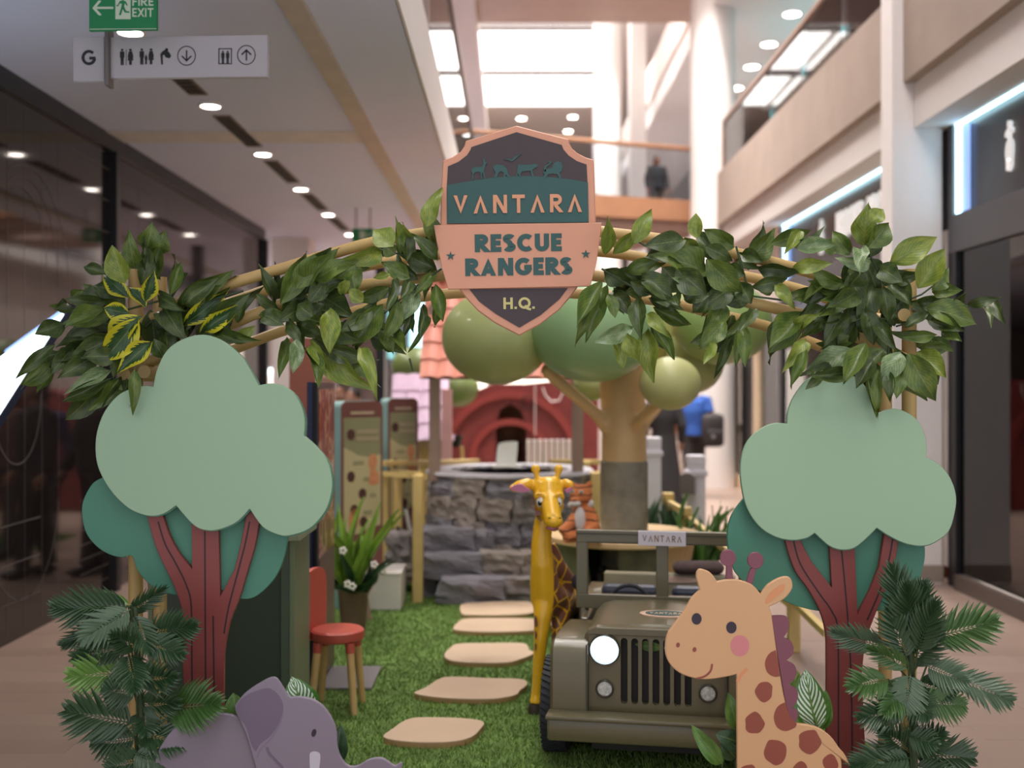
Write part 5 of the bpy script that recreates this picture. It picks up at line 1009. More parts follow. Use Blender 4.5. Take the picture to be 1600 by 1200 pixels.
for i in range(24):
    a = rnd.uniform(0, 6.28); b = org(fp)+Vector((math.cos(a)*.08, math.sin(a)*.08, .3)); tp = b+Vector((math.cos(a)*.16, math.sin(a)*.16-.05, rnd.uniform(.05, .3))); put_leaf(fp, LBL['d'][i % 3], b, tp, .05, rnd.uniform(-1, 1))
    f_ = tp+Vector((0, -.02, .01))
    if i % 2 == 0:
        mb = MB()
        for q in range(5): mb.ell(f_+Vector((.016*math.cos(q*1.257), -.004, .016*math.sin(q*1.257))), (.011, .006, .011), 8, 6)
        obj('flower', mb, mat('flower_white', (230, 226, 216), .6, var=0) if i % 4 == 0 else mat('flower_orange', (230, 170, 90), .6, var=0), fp, smooth=True)
bx = thing('white_box', 'plain white box on the turf behind the potted plant', 'box', tuple(P(600, 600, 8.15)*Vector((1, 1, 0))))
p0 = P(572, 955, 8.1); obj('body', MB().box((p0.x, 8.1, .012), (P(626, 0, 8.1).x, 8.5, .27), bev=.006), mat('white_laminate', (226, 218, 212), .5), bx); obj('lid', MB().box((p0.x-.005, 8.095, .27), (P(626, 0, 8.1).x+.005, 8.505, .285), bev=.003), mat('white_laminate', (226, 218, 212), .5), bx)
es = thing('wooden_easel', 'small leaning brown plank easel before the white box', 'easel', tuple(P(580, 600, 7.8)*Vector((1, 1, 0))))
EW = mat('brown_plank', (132, 106, 88), .6, var=.1)
for a, b in (((567, 900), (578, 972)), ((590, 896), (572, 930)), ((556, 905), (545, 968))): obj('leg', MB().tube([P(a[0], a[1], 7.85), P(b[0], b[1], 7.75) if b[1] < 960 else P(b[0], 600+1.638*FP/7.75, 7.75)], .018, 4), EW, es)
ms = thing('mushroom_stool', 'small yellow capped mushroom ornament behind the info board', 'ornament', tuple(P(622, 600, 8.9)*Vector((1, 1, 0)))); c_ = org(ms)
autosmooth(obj('cap', MB().lathe([(0, .33), (.04, .32), (.08, .27), (.105, .2), (.1, .185), (0, .19)], c_, 24), mat('mushroom_yellow', (216, 168, 64), .4), ms)); autosmooth(obj('stem', MB().lathe([(.05, .012), (.035, .1), (.04, .19), (0, .19)], c_, 16), mat('mushroom_stem', (160, 140, 100), .5), ms))

# ------------------------------------------------------------------ stone well
def rock_mesh(i, k=.1):
    bm = bmesh.new(); bmesh.ops.create_cube(bm, size=1); bmesh.ops.subdivide_edges(bm, edges=bm.edges[:], cuts=4, use_grid_fill=True)
    from mathutils import noise
    for v in bm.verts:
        p = v.co.copy(); n_ = noise.noise_vector(p*2.3+Vector((i*7.1, i*3.3, i)))*k; n2 = noise.noise_vector(p*5.1+Vector((i, i*2, 9)))*k*.5
        r = p.length/.75; v.co = p*(1-.1*max(0, r-.7)**1)+n_+n2
    mb = MB().bm(bm); me = mb.mesh('stone'); return me
STM = [mat('stone_%d' % i, c, .85, var=.2, vs=4, bump=.6, bs=9) for i, c in enumerate([(132, 124, 124), (140, 129, 122), (122, 118, 126)])]
RK = []
for i in range(6):
    me = rock_mesh(i); me.materials.append(STM[i % 3]); RK.append(me)
def stone(t, c, size, rz, me=None):
    o = bpy.data.objects.new('stone', me or rnd.choice(RK)); col.objects.link(o); o.parent = t; o.location = Vector(c)-org(t); o.rotation_euler = (rnd.uniform(-.04, .04), rnd.uniform(-.04, .04), rz); o.scale = size; return o
WC = Vector((-.02, 9.45, 0)); WR = .66
well = thing('stone_well', 'round grey stone well of rough blocks with steps and a tiled roof on posts', 'well', tuple(WC))
zc = 0
for c_, hgt in enumerate((.2, .185, .18, .18, .17)):
    n_ = 16 if c_ % 2 else 15
    for k in range(n_):
        a = 2*math.pi*(k+.5*(c_ % 2)+.1*rnd.random())/n_; L = 2*math.pi*WR/n_
        stone(well, (WC.x+math.cos(a)*(WR-.1), WC.y+math.sin(a)*(WR-.1), zc+hgt/2), (L*1.02, .26, hgt*1.06), a+math.pi/2+rnd.uniform(-.04, .04))
    zc += hgt
obj('well_cover', MB().lathe([(0, .86), (.52, .86), (.52, .83), (0, .83)], WC, 32), mat('well_cover', (86, 90, 108), .4, var=.1), well)
def pxstone(t, x0, y0, x1, y1, d, dep):
    a, b = P(x0, y1, d), P(x1, y0, d); stone(t, ((a.x+b.x)/2, d+dep/2, (a.z+b.z)/2), ((b.x-a.x)*1.06, dep, (b.z-a.z)*1.06), rnd.uniform(-.08, .08))
for q in ((658, 829, 738, 868, 8.62, .35), (738, 832, 770, 868, 8.68, .3), (660, 868, 752, 905, 8.45, .4), (752, 867, 815, 905, 8.5, .4), (815, 867, 868, 905, 8.5, .4), (687, 905, 787, 944, 8.3, .45), (787, 905, 850, 942, 8.36, .45), (850, 905, 905, 940, 8.4, .4), (655, 905, 690, 935, 8.6, .3)): pxstone(well, *q)
for x in (-.63, .535): obj('roof_post', MB().box((x-.045, 9.1, .86), (x+.045, 9.19, 2.3)), mat('post_taupe', (150, 126, 112), .5, var=.05), well)
tm = MB()
for i in range(7):
    u = i/6; x = (u-.5)*.14; z = .022*math.sin(u*math.pi); tm.v += [Vector((x, 0, z)), Vector((x, .19, z-.012)), Vector((x, 0, z-.02)), Vector((x, .19, z-.024))]
for i in range(6): b_ = i*4; tm.f += [(b_, b_+4, b_+5, b_+1), (b_+2, b_+3, b_+7, b_+6), (b_, b_+2, b_+6, b_+4)]
def tile_roof(t, m, x0, cols, y0, z0, ang, rows, sgn=1):
    me = tm.mesh('tile'); me.materials.append(m)
    for c_ in range(cols):
        for r_ in range(rows):
            o = bpy.data.objects.new('tile', me); col.objects.link(o); o.parent = t; s = r_*.178
            o.location = Vector((x0+.07+c_*.138, y0+sgn*s*math.cos(ang), z0+s*math.sin(ang)))-org(t); o.rotation_euler = (ang if sgn > 0 else ang, 0, 0 if sgn > 0 else math.pi); o.rotation_mode = 'XYZ'
CORAL = mat('coral_tile', (206, 128, 108), .5, var=.07, vs=8)
tile_roof(well, CORAL, -.72, 9, 8.72, 1.7, R(52), 6); tile_roof(well, CORAL, -.72, 9, 9.98, 1.7, R(52), 6, -1)
obj('roof_deck', MB().prism([Vector(p) for p in [(8.76, 1.69), (9.35, 2.45), (9.94, 1.69), (9.35, 2.41)]], -.7, .53, SW), mat('roof_under', (120, 90, 76), .7), well)
autosmooth(obj('well_rim', MB().lathe([(.5, .9), (.7, .9), (.71, .915), (.7, .935), (.5, .935), (.49, .92), (.5, .9)], WC, 40), mat('rim_stone', (176, 172, 178), .7, var=.15, vs=9, bump=.3, bs=20), well))
# items on and by the well
wp = thing('white_card', 'white rounded card propped on the well rim', 'card', tuple(P(793, 726, 8.95)))
obj('sheet', MB().prism(px2(spline([(775, 728), (777, 700), (783, 692), (806, 690), (809, 696), (806, 728)], 3, True, (0, 5)), 8.95), 8.95, 8.97, bev=.003), mat('white_sheet', (246, 246, 240), .5, var=.02), wp); obj('foot', MB().box(P(770, 730, 8.94), P(815, 726, 9.02)), mat('white_sheet', (246, 246, 240), .5), wp)
bs = thing('stone_basin', 'low rough stone basin beside the well holding a white toy tap', 'basin', tuple(P(630, 600, 9.0)*Vector((1, 1, 0))))
for q in ((603, 838, 640, 885, 8.75, .35), (636, 838, 672, 886, 8.8, .35), (604, 882, 665, 912, 8.75, .3)): pxstone(bs, *q)
autosmooth(obj('basin_top', MB().lathe([(0, .44), (.14, .44), (.15, .43), (.15, .415), (0, .415)], P(636, 600, 8.98)*Vector((1, 1, 0)), 20), mat('basin_top', (146, 136, 132), .7), bs))
tp_ = thing('toy_tap', 'white and black toy tap on the stone basin', 'toy', tuple(P(637, 835, 8.95)))
obj('handle', MB().tube([P(634, 795, 8.95), P(641, 832, 8.95)], .016, 10), mat('toy_white', (226, 222, 220), .4), tp_); obj('knob', MB().ell(P(622, 826, 8.9), (.02, .02, .02), 12, 8), BLACKF, tp_, smooth=True); obj('cap', MB().ell(P(633, 794, 8.95), (.02, .02, .015), 12, 8), BLACKF, tp_, smooth=True); obj('rod', MB().tube([P(622, 826, 8.9), P(640, 828, 8.95)], .006, 6), BLACKF, tp_)

# wooden fences ---------------------------------------------------------------------
FW = mat('fence_wood', (212, 184, 120), .5, var=.07, vs=5)
def rail_fence(label, posts, rails):
    t = None
    for px, ytop, d, w in posts:
        a = P(px, ytop, d); t = t or thing('rail_fence', label, 'fence', (a.x, a.y, 0)); obj('post', MB().box((a.x-w/2, d-w/2, .0), (a.x+w/2, d+w/2, a.z), bev=.006), FW, t)
    for (xa, ya, da, xb, yb, db) in rails: obj('rail', MB().tube([P(xa, ya, da), P(xb, yb, db)], .028, 4), FW, t)
rail_fence('pale wooden rail fence between the info boards and the well', [(653, 742, 8.4, .075), (622, 740, 9.4, .07), (600, 740, 8.8, .07)], [(598, 740, 8.75, 665, 745, 8.4), (600, 724, 9.2, 748, 721, 10.2), (622, 738, 9.4, 655, 742, 8.45)])
rail_fence('pale wooden rail fence behind the well and big tree', [(668, 700, 11.2, .09), (915, 720, 10.2, .08), (930, 738, 9.2, .08)], [(860, 721, 10.25, 945, 722, 10.2), (900, 741, 9.3, 945, 740, 9.2)])
rail_fence('pale wooden post and rail by the grey mailbox', [(1044, 770, 8.6, .085), (1072, 792, 7.9, .075), (1240, 820, 6.9, .07)], [(1046, 786, 8.55, 1070, 800, 7.85), (1072, 806, 7.9, 1236, 945, 6.9), (1238, 938, 6.85, 1292, 990, 6.2)])
# ------------------------------------------------------------------ ball tree with round table
BARK = mat('smooth_trunk', (214, 180, 130), .5, var=.06, vs=5); SLV = mat('bark_sleeve', (132, 128, 114), .7, var=.22, vs=9, bump=.3, bs=25)
tc_ = Vector((.745, 7.45, 0))
tree = thing('ball_tree', 'big pretend tree of glossy green balls on a pale trunk rising through the round table', 'tree', tuple(tc_))
T = lambda x, y, d: P(x, y, d)
def trunk(mb):
    mb.tube([(tc_.x, 7.45, .6), T(975, 720, 7.45), T(975, 660, 7.45), T(972, 610, 7.45), T(968, 560, 7.45)], [.15, .15, .148, .15, .13], 24)
    mb.tube([T(972, 660, 7.45), T(985, 600, 7.4), T(995, 540, 7.4)], [.1, .085, .08], 16)
    mb.tube([T(960, 680, 7.42), T(930, 645, 7.35), T(868, 592, 7.25), T(850, 575, 7.2)], [.06, .042, .042, .04], 14); mb.tube([T(985, 672, 7.4), T(1006, 650, 7.2), T(1030, 628, 7.05)], [.05, .036, .034], 14); mb.tube([T(990, 690, 7.5), T(1012, 655, 7.5), T(1075, 580, 7.6)], [.05, .036, .034], 14)
me = sculpt('trunk', trunk, .016, 3); me.transform(Matrix.Translation(-org(tree))); me.materials.append(BARK); obj('trunk', me, None, tree)
autosmooth(obj('bark_sleeve', MB().lathe([(.158, .0), (.158, 1.13), (.15, 1.14), (.15, 1.1)], tc_, 32), SLV, tree))
gpal = {'a': mat('ball_olive', (158, 166, 106), .45, var=.03, coat=.2), 'b': mat('ball_sage', (142, 176, 124), .45, var=.03, coat=.2), 'c': mat('ball_leaf', (138, 162, 94), .45, var=.03, coat=.2), 'd': mat('ball_pale', (184, 184, 122), .5, var=.03, coat=.2)}
for x, y, rx, ry, d, c_ in ((776, 527, 86, 74, 7.2, 'a'), (926, 514, 100, 84, 7.05, 'b'), (1047, 599, 48, 42, 6.85, 'd'), (1128, 505, 78, 65, 7.4, 'c'), (1086, 560, 46, 54, 7.75, 'a'), (1040, 505, 60, 60, 8.0, 'd'), (925, 602, 30, 24, 8.2, 'a')):
    obj('foliage_ball', MB().ell(P(x, y, d), (rx*d/FP, rx*d/FP*.95, ry*d/FP), 36, 22), gpal[c_], tree, smooth=True)
tab = thing('round_table', 'round pale wood table with tapered olive base around the tree trunk', 'table', tuple(tc_))
autosmooth(obj('table_top', MB().lathe([(.16, .62), (.51, .62), (.52, .628), (.52, .655), (.51, .662), (.16, .662), (.16, .62)], tc_, 48), mat('table_wood', (214, 182, 136), .45, var=.06, vs=5), tab))
TG = mat('table_green', (92, 100, 70), .5, var=.04); TWG = mat('grained_panel', (112, 108, 82), .55, c2=(82, 78, 60), vs=7, bump=.2, bs=20); TWL = mat('table_light', (200, 160, 112), .5, var=.05)
for a0, a1, m, nm in ((-180, -128, TG, 'base_panel'), (-100, -62, TWG, 'base_panel'), (-62, -15, TWL, 'base_panel'), (-15, 40, TG, 'base_panel'), (40, 110, TG, 'base_panel'), (110, 180, TG, 'base_panel')):
    mb = MB(); n_ = 5; vs = []
    for i in range(n_+1):
        a = R(a0+(a1-a0)*i/n_)
        for rr_, z in ((.34, .0), (.47, .62), (.445, .62), (.315, .0)): vs.append((tc_.x+rr_*math.cos(a), tc_.y+rr_*math.sin(a), z))
    fs = []
    for i in range(n_):
        for q in range(4): fs.append((i*4+q, (i+1)*4+q, (i+1)*4+(q+1) % 4, i*4+(q+1) % 4))
    fs += [(0, 1, 2, 3), tuple(n_*4+q for q in (3, 2, 1, 0))]; mb.add(vs, fs); obj(nm, mb, m, tab, label='panel with carved wood grain' if m is TWG else None)
obj('shelf', MB().lathe([(.16, .3), (.36, .3), (.36, .32), (.16, .32), (.16, .3)], tc_, 32), TWL, tab)
jr = thing('dark_jar', 'dark lidded jar on the shelf inside the table base', 'jar', tuple(tc_+Vector((-.17, -.22, .32)))); autosmooth(obj('body', MB().lathe([(.03, .0), (.045, .02), (.045, .11), (.03, .13), (0, .13)], org(jr), 20), mat('jar_dark', (44, 36, 36), .3), jr)); obj('lid', MB().lathe([(.033, .13), (.033, .155), (0, .157)], org(jr), 20), BLACKF, jr)
# tiger soft toy
TD = 7.0; tk = TD/FP
TIG = bpy.data.materials.new('tiger_fur'); TIG.use_nodes = True; nt = TIG.node_tree; b = nt.nodes['Principled BSDF']; b.inputs['Roughness'].default_value = .9
tc = nt.nodes.new('ShaderNodeTexCoord'); wv = nt.nodes.new('ShaderNodeTexWave'); wv.inputs['Scale'].default_value = 6; wv.inputs['Distortion'].default_value = 4; wv.bands_direction = 'Z'; nt.links.new(tc.outputs['Object'], wv.inputs[0])
nt.links.new(mix_node(nt, math_node(nt, 'GREATER_THAN', wv.outputs['Fac'], .95), rgb((204, 120, 70)), rgb((58, 40, 36))), b.inputs[0])
tig = thing('tiger_toy', 'orange striped tiger soft toy sitting on the round table', 'soft toy', tuple(P(912, 845, TD)))
def tb_(mb):
    q = lambda x, y, dd=0: P(x, y, TD+dd)
    mb.ell(q(908, 774), (18*tk, 16*tk, 18*tk), 18, 12); mb.tube([q(910, 785, .02), q(914, 806, .02), q(914, 830, .02)], [13*tk, 21*tk, 25*tk], 16)
    mb.ell(q(896, 760, .02), (6*tk, 4*tk, 7*tk), 10, 8); mb.ell(q(921, 758, .02), (6*tk, 4*tk, 7*tk), 10, 8)
    mb.tube([q(900, 806, -.03), q(890, 820, -.07), q(876, 832, -.1)], [9*tk, 8*tk, 7.5*tk], 12); mb.tube([q(926, 806, -.02), q(930, 822, -.07), q(915, 833, -.12)], [9*tk, 8*tk, 7.5*tk], 12)
    mb.tube([q(906, 836, -.02), q(884, 840, -.12)], [11*tk, 9*tk], 12); mb.tube([q(926, 836, -.02), q(936, 840, -.12)], [11*tk, 9*tk], 12); mb.ell(q(898, 782, -.07), (8*tk, 6*tk, 6*tk), 12, 8)
me = sculpt('body', tb_, .009, 4); me.transform(Matrix.Translation(-org(tig))); me.materials.append(TIG); obj('body', me, None, tig)
WF = mat('white_fur', (214, 206, 202), .9, var=.05)
obj('chest_fur', MB().ell(P(906, 812, TD-.07), (9*tk, 5*tk, 20*tk), 14, 10), WF, tig, smooth=True); obj('muzzle_fur', MB().ell(P(899, 787, TD-.075), (9*tk, 6*tk, 5*tk), 12, 8), WF, tig, smooth=True); obj('cheek_fur', MB().ell(P(921, 787, TD-.01), (7*tk, 6*tk, 8*tk), 12, 8), WF, tig, smooth=True); obj('cheek_fur', MB().ell(P(893, 789, TD-.035), (6*tk, 6*tk, 5*tk), 12, 8), WF, tig, smooth=True)
for x, y in ((894, 768), (908, 769)):
    e_ = obj('eye', MB().ell(P(x, y, TD-.065), (3.4*tk, 2*tk, 3*tk), 10, 8), mat('eye_pale', (190, 206, 196), .3, var=0), tig, smooth=True); obj('pupil', MB().ell(P(x, y, TD-.073), (1.5*tk, 1*tk, 1.8*tk), 8, 6), BLACKF, e_, smooth=True)
obj('nose', MB().ell(P(897, 781, TD-.098), (3*tk, 2*tk, 2*tk), 8, 6), mat('nose_pink', (150, 90, 76), .5), tig, smooth=True)

# second tree, lilac house, red barn far behind -------------------------------------
t2 = thing('ball_tree', 'smaller olive ball tree behind the lilac roofed house', 'tree', tuple(P(680, 600, 12.4)*Vector((1, 1, 0))))
obj('trunk', MB().tube([P(682, 600+1.65*FP/12.4, 12.4), P(682, 600, 12.4)], [.12, .1], 16), BARK, t2, smooth=True)
for x, y, rx, ry in ((646, 572, 34, 30), (716, 606, 32, 30), (690, 560, 36, 30)): obj('foliage_ball', MB().ell(P(x, y, 12.4), (rx*12.4/FP, rx*12.4/FP, ry*12.4/FP), 24, 16), mat('ball_dull', (112, 126, 74), .4, var=.03), t2, smooth=True)
hd = 10.7; ph = thing('play_house', 'small yellow playhouse with lilac tiled roof', 'playhouse', tuple(P(660, 600, hd)*Vector((1, 1, 0))))
LIL = mat('lilac_tile', (214, 186, 212), .5, var=.06, vs=8); xa, xb = P(608, 0, hd).x, P(708, 0, hd).x
tile_roof(ph, LIL, xa, 4, hd, P(0, 688, hd).z, R(62), 4)
obj('roof_deck', MB().box((xa, hd+.06, 1.1), (xb, hd+.5, 1.14)), LIL, ph)
for i in range(7): obj('board', MB().box((xa+.06+i*.07, hd+.12, 0), (xa+.122+i*.07, hd+.15, 1.12)), mat('house_yellow', (204, 174, 112), .5, var=.05), ph)
obj('gable_post', MB().box((P(690, 0, hd).x, hd-.02, 0), (P(706, 0, hd).x, hd+.06, 1.6)), mat('post_pink', (206, 160, 158), .5), ph)
bd = 14.5; RED = mat('barn_red', (112, 42, 40), .5, var=.12, vs=5); RED2 = mat('barn_red_light', (130, 50, 46), .45, var=.05)
bn = thing('red_barn', 'red wooden play barn with round arched doorway far behind the well', 'playhouse', tuple(P(800, 600, bd)*Vector((1, 1, 0))))
def bpt(x, y): v = P(x, y, bd); return Vector((v.x, v.z))
doorc = [bpt(775, 770), bpt(775, 670), bpt(780, 645), bpt(797, 630), bpt(814, 640), bpt(820, 665), bpt(822, 770)]
outer = [bpt(690, 798), bpt(690, 650), bpt(712, 622), bpt(760, 602), bpt(797, 597), bpt(840, 600), bpt(880, 596), bpt(932, 590), bpt(935, 798)]
obj('front_wall', MB().prism([bpt(690, 798), bpt(690, 655), bpt(715, 622), bpt(770, 600), bpt(775, 600), bpt(775, 798)], bd, bd+.08).prism([bpt(822, 798), bpt(822, 600), bpt(880, 594), bpt(935, 588), bpt(935, 798)], bd, bd+.08).prism([bpt(775, 600), bpt(822, 600), bpt(822, 660), bpt(812, 640), bpt(797, 631), bpt(782, 640), bpt(775, 660)], bd, bd+.08), RED, bn)
for r0, r1, y_ in ((108, 96, -.06), (64, 54, -.05)):
    pts = []
    for a in range(0, 181, 9): pts.append(bpt(797+r0*math.cos(R(a)), 718-r0*1.0*math.sin(R(a))))
    for a in range(180, -1, -9): pts.append(bpt(797+r1*math.cos(R(a)), 718-r1*1.0*math.sin(R(a))))
    obj('arch_ring', MB().prism(pts, bd+y_, bd+.02), RED2, bn)
for i in range(12): x = 694+i*20; obj('plank', MB().prism([bpt(x, 795), bpt(x+17, 795), bpt(x+17, 700), bpt(x, 700)], bd-.02, bd+.01), RED, bn) if not 768 < x < 822 else None
obj('side_vault', MB().tube([P(797, 690, bd+.1), P(797, 690, bd+2.2)], .75, 24, cap=False), RED, bn)
obj('added_backdrop', MB().tube([P(797, 690, bd+2.15), P(797, 690, bd+2.2)], .74, 24), mat('barn_inside', (214, 200, 170), .6, c2=(120, 90, 70), vs=3), bn)  # added disc closes the vault so the doorway reads dimmer
pkf = thing('picket_fence', 'short white picket fence before the red barn', 'fence', tuple(P(850, 600, 12.5)*Vector((1, 1, 0))))
WPK = mat('picket_white', (220, 208, 206), .5, var=.02)
for i in range(9): x = 826+i*9; a = P(x, 687, 12.5); obj('picket', MB().box((a.x-.022, 12.5, 0), (a.x+.022, 12.53, a.z), bev=.008), WPK, pkf)
obj('rail', MB().box((P(820, 0, 12.5).x, 12.53, .35), (P(905, 0, 12.5).x, 12.56, .42)), WPK, pkf)
hb = thing('hanging_chain_swing', 'thin white hanging chain loops beside the red barn', 'chain', tuple(P(850, 640, 14.44)))
obj('chain', MB().tube([P(*p, 14.44) for p in ((848, 605), (852, 618), (862, 628), (874, 626), (880, 612), (881, 598))], .008, 6), WPK, hb); obj('ring', MB().tube([P(824+8*math.cos(q), 630+11*math.sin(q), 14.44) for q in [k*.42 for k in range(16)]], .009, 6), BLACKF, hb); obj('clip', MB().tube([P(836, 600, 14.44), P(836, 680, 14.44)], .006, 6), WPK, hb)
bt = thing('black_bucket', 'black hanging bucket with yellow stand beside the lilac roofed house', 'bucket', tuple(P(712, 690, 11)))
autosmooth(obj('bucket', MB().lathe([(.045, -.05), (.075, .06), (.07, .06), (.04, -.04), (0, -.04)], P(712, 690, 11), 20), BLACKF, bt))
for s in (-1, 1): obj('stand_leg', MB().tube([P(712+s*9, 697, 11), P(712+s*11, 730, 11), P(712+s*10, 600+1.64*FP/11, 11)], .018, 8), FW, bt)
# white bollards with mailbox
GW = mat('white_post', (206, 202, 210), .45, var=.02)
def wpost(label, px, ytop, d, w, mail):
    a = P(px, ytop, d); t = thing('white_post', label, 'post', (a.x, a.y, 0)); h_ = a.z; w2 = w/2
    obj('shaft', MB().box((a.x-w2, d-w2, .0), (a.x+w2, d+w2, h_-.05), bev=.005), GW, t); obj('cap', MB().box((a.x-w2*1.05, d-w2*1.05, h_-.08), (a.x+w2*1.05, d+w2*1.05, h_), bev=.01).box((a.x-w2*1.25, d-w2*1.25, h_-.17), (a.x+w2*1.25, d+w2*1.25, h_-.12), bev=.01), GW, t)
    if mail:
        m = P(1074, 755, d-.15); M_ = Matrix.Translation((m.x, m.y, m.z-.09)) @ Matrix.Rotation(R(-18), 4, 'Z'); o = [Vector(p) for p in [(-.06, 0), (.06, 0), (.06, .12)]+arc(0, .12, .06, .06, 0, 180, 8)+[(-.06, .12)]]
        b_ = autosmooth(obj('mailbox', MB().prism(o, 0, .22, M_), mat('mailbox_grey', (150, 144, 146), .35, metal=.3), t)); obj('mailbox_door', MB().prism([p*1.0 for p in o], -.012, .0, M_, bev=.006), mat('mailbox_door', (120, 114, 116), .35, metal=.4), b_); obj('bracket', MB().box((m.x-.02, m.y+.1, m.z-.13), (a.x, d, m.z-.09)), GW, t)
wpost('taller white square post with stepped cap beside the tree trunk', 1021, 683, 10.2, .125, False); wpost('white square post with stepped cap carrying a grey mailbox', 1087, 711, 9.3, .14, True)
blade_plant('spiky_plant', 'spiky bright green potted plant beyond the jeep near the mailbox', P(1090, 600, 7.7)*Vector((1, 1, 0)), 26, .6, .3, 'b', 9, .11, .55, .05)
blade_plant('leafy_shrub', 'small dark leafy shrub at the foot of the tree trunk', P(1026, 600, 8.4)*Vector((1, 1, 0))+Vector((0, 0, .012)), 26, .45, .38, 'd', 12, .1, .45, .06)
# display window contents
mq = thing('mannequin', 'pale mannequin in light blue jacket in the shop window', 'mannequin', (4.1, 15.75, .2))
def mqb(mb):
    x, y = 4.1, 15.75; mb.tube([(x, y, .2), (x, y, .9), (x, y, 1.2), (x, y, 1.45), (x, y, 1.55)], [.1, .14, .16, .19, .06], 14); mb.ell((x, y, 1.7), (.085, .1, .12), 14, 10)
    for s in (-1, 1): mb.tube([(x, y+s*.2, 1.45), (x, y+s*.27, 1.1), (x, y+s*.25, .85)], [.06, .05, .035], 10)
me = sculpt('figure', mqb, .02, 3, .3); me.transform(Matrix.Translation(-org(mq))); me.materials.append(mat('mannequin_blue', (176, 190, 204), .7)); obj('figure', me, None, mq); obj('base_plate', MB().lathe([(.2, .2), (.2, .22), (0, .22)], (4.1, 15.75, 0), 20), SILV, mq)
sp_ = blade_plant('window_plant', 'tall green plant in the farther shop window', (4.15, 17.75, .2), 24, 1.5, .4, 'b', 21, .18, .4, .16)
hbg = thing('orange_handbag', 'orange handbag on a stand in the farther shop window', 'bag', (3.85, 16.95, .2)); obj('stand', MB().box((3.75, 16.85, .2), (3.95, 17.05, .85)), WHITE, hbg); obj('bag', MB().box((3.76, 16.84, .85), (3.94, 17.06, 1.15), bev=.03), mat('bag_orange', (200, 120, 80), .5), hbg); obj('handle', MB().tube([(3.85, 16.9, 1.14), (3.85, 16.91, 1.25), (3.85, 16.99, 1.25), (3.85, 17.0, 1.14)], .01, 8), mat('bag_orange', (200, 120, 80), .5), hbg)
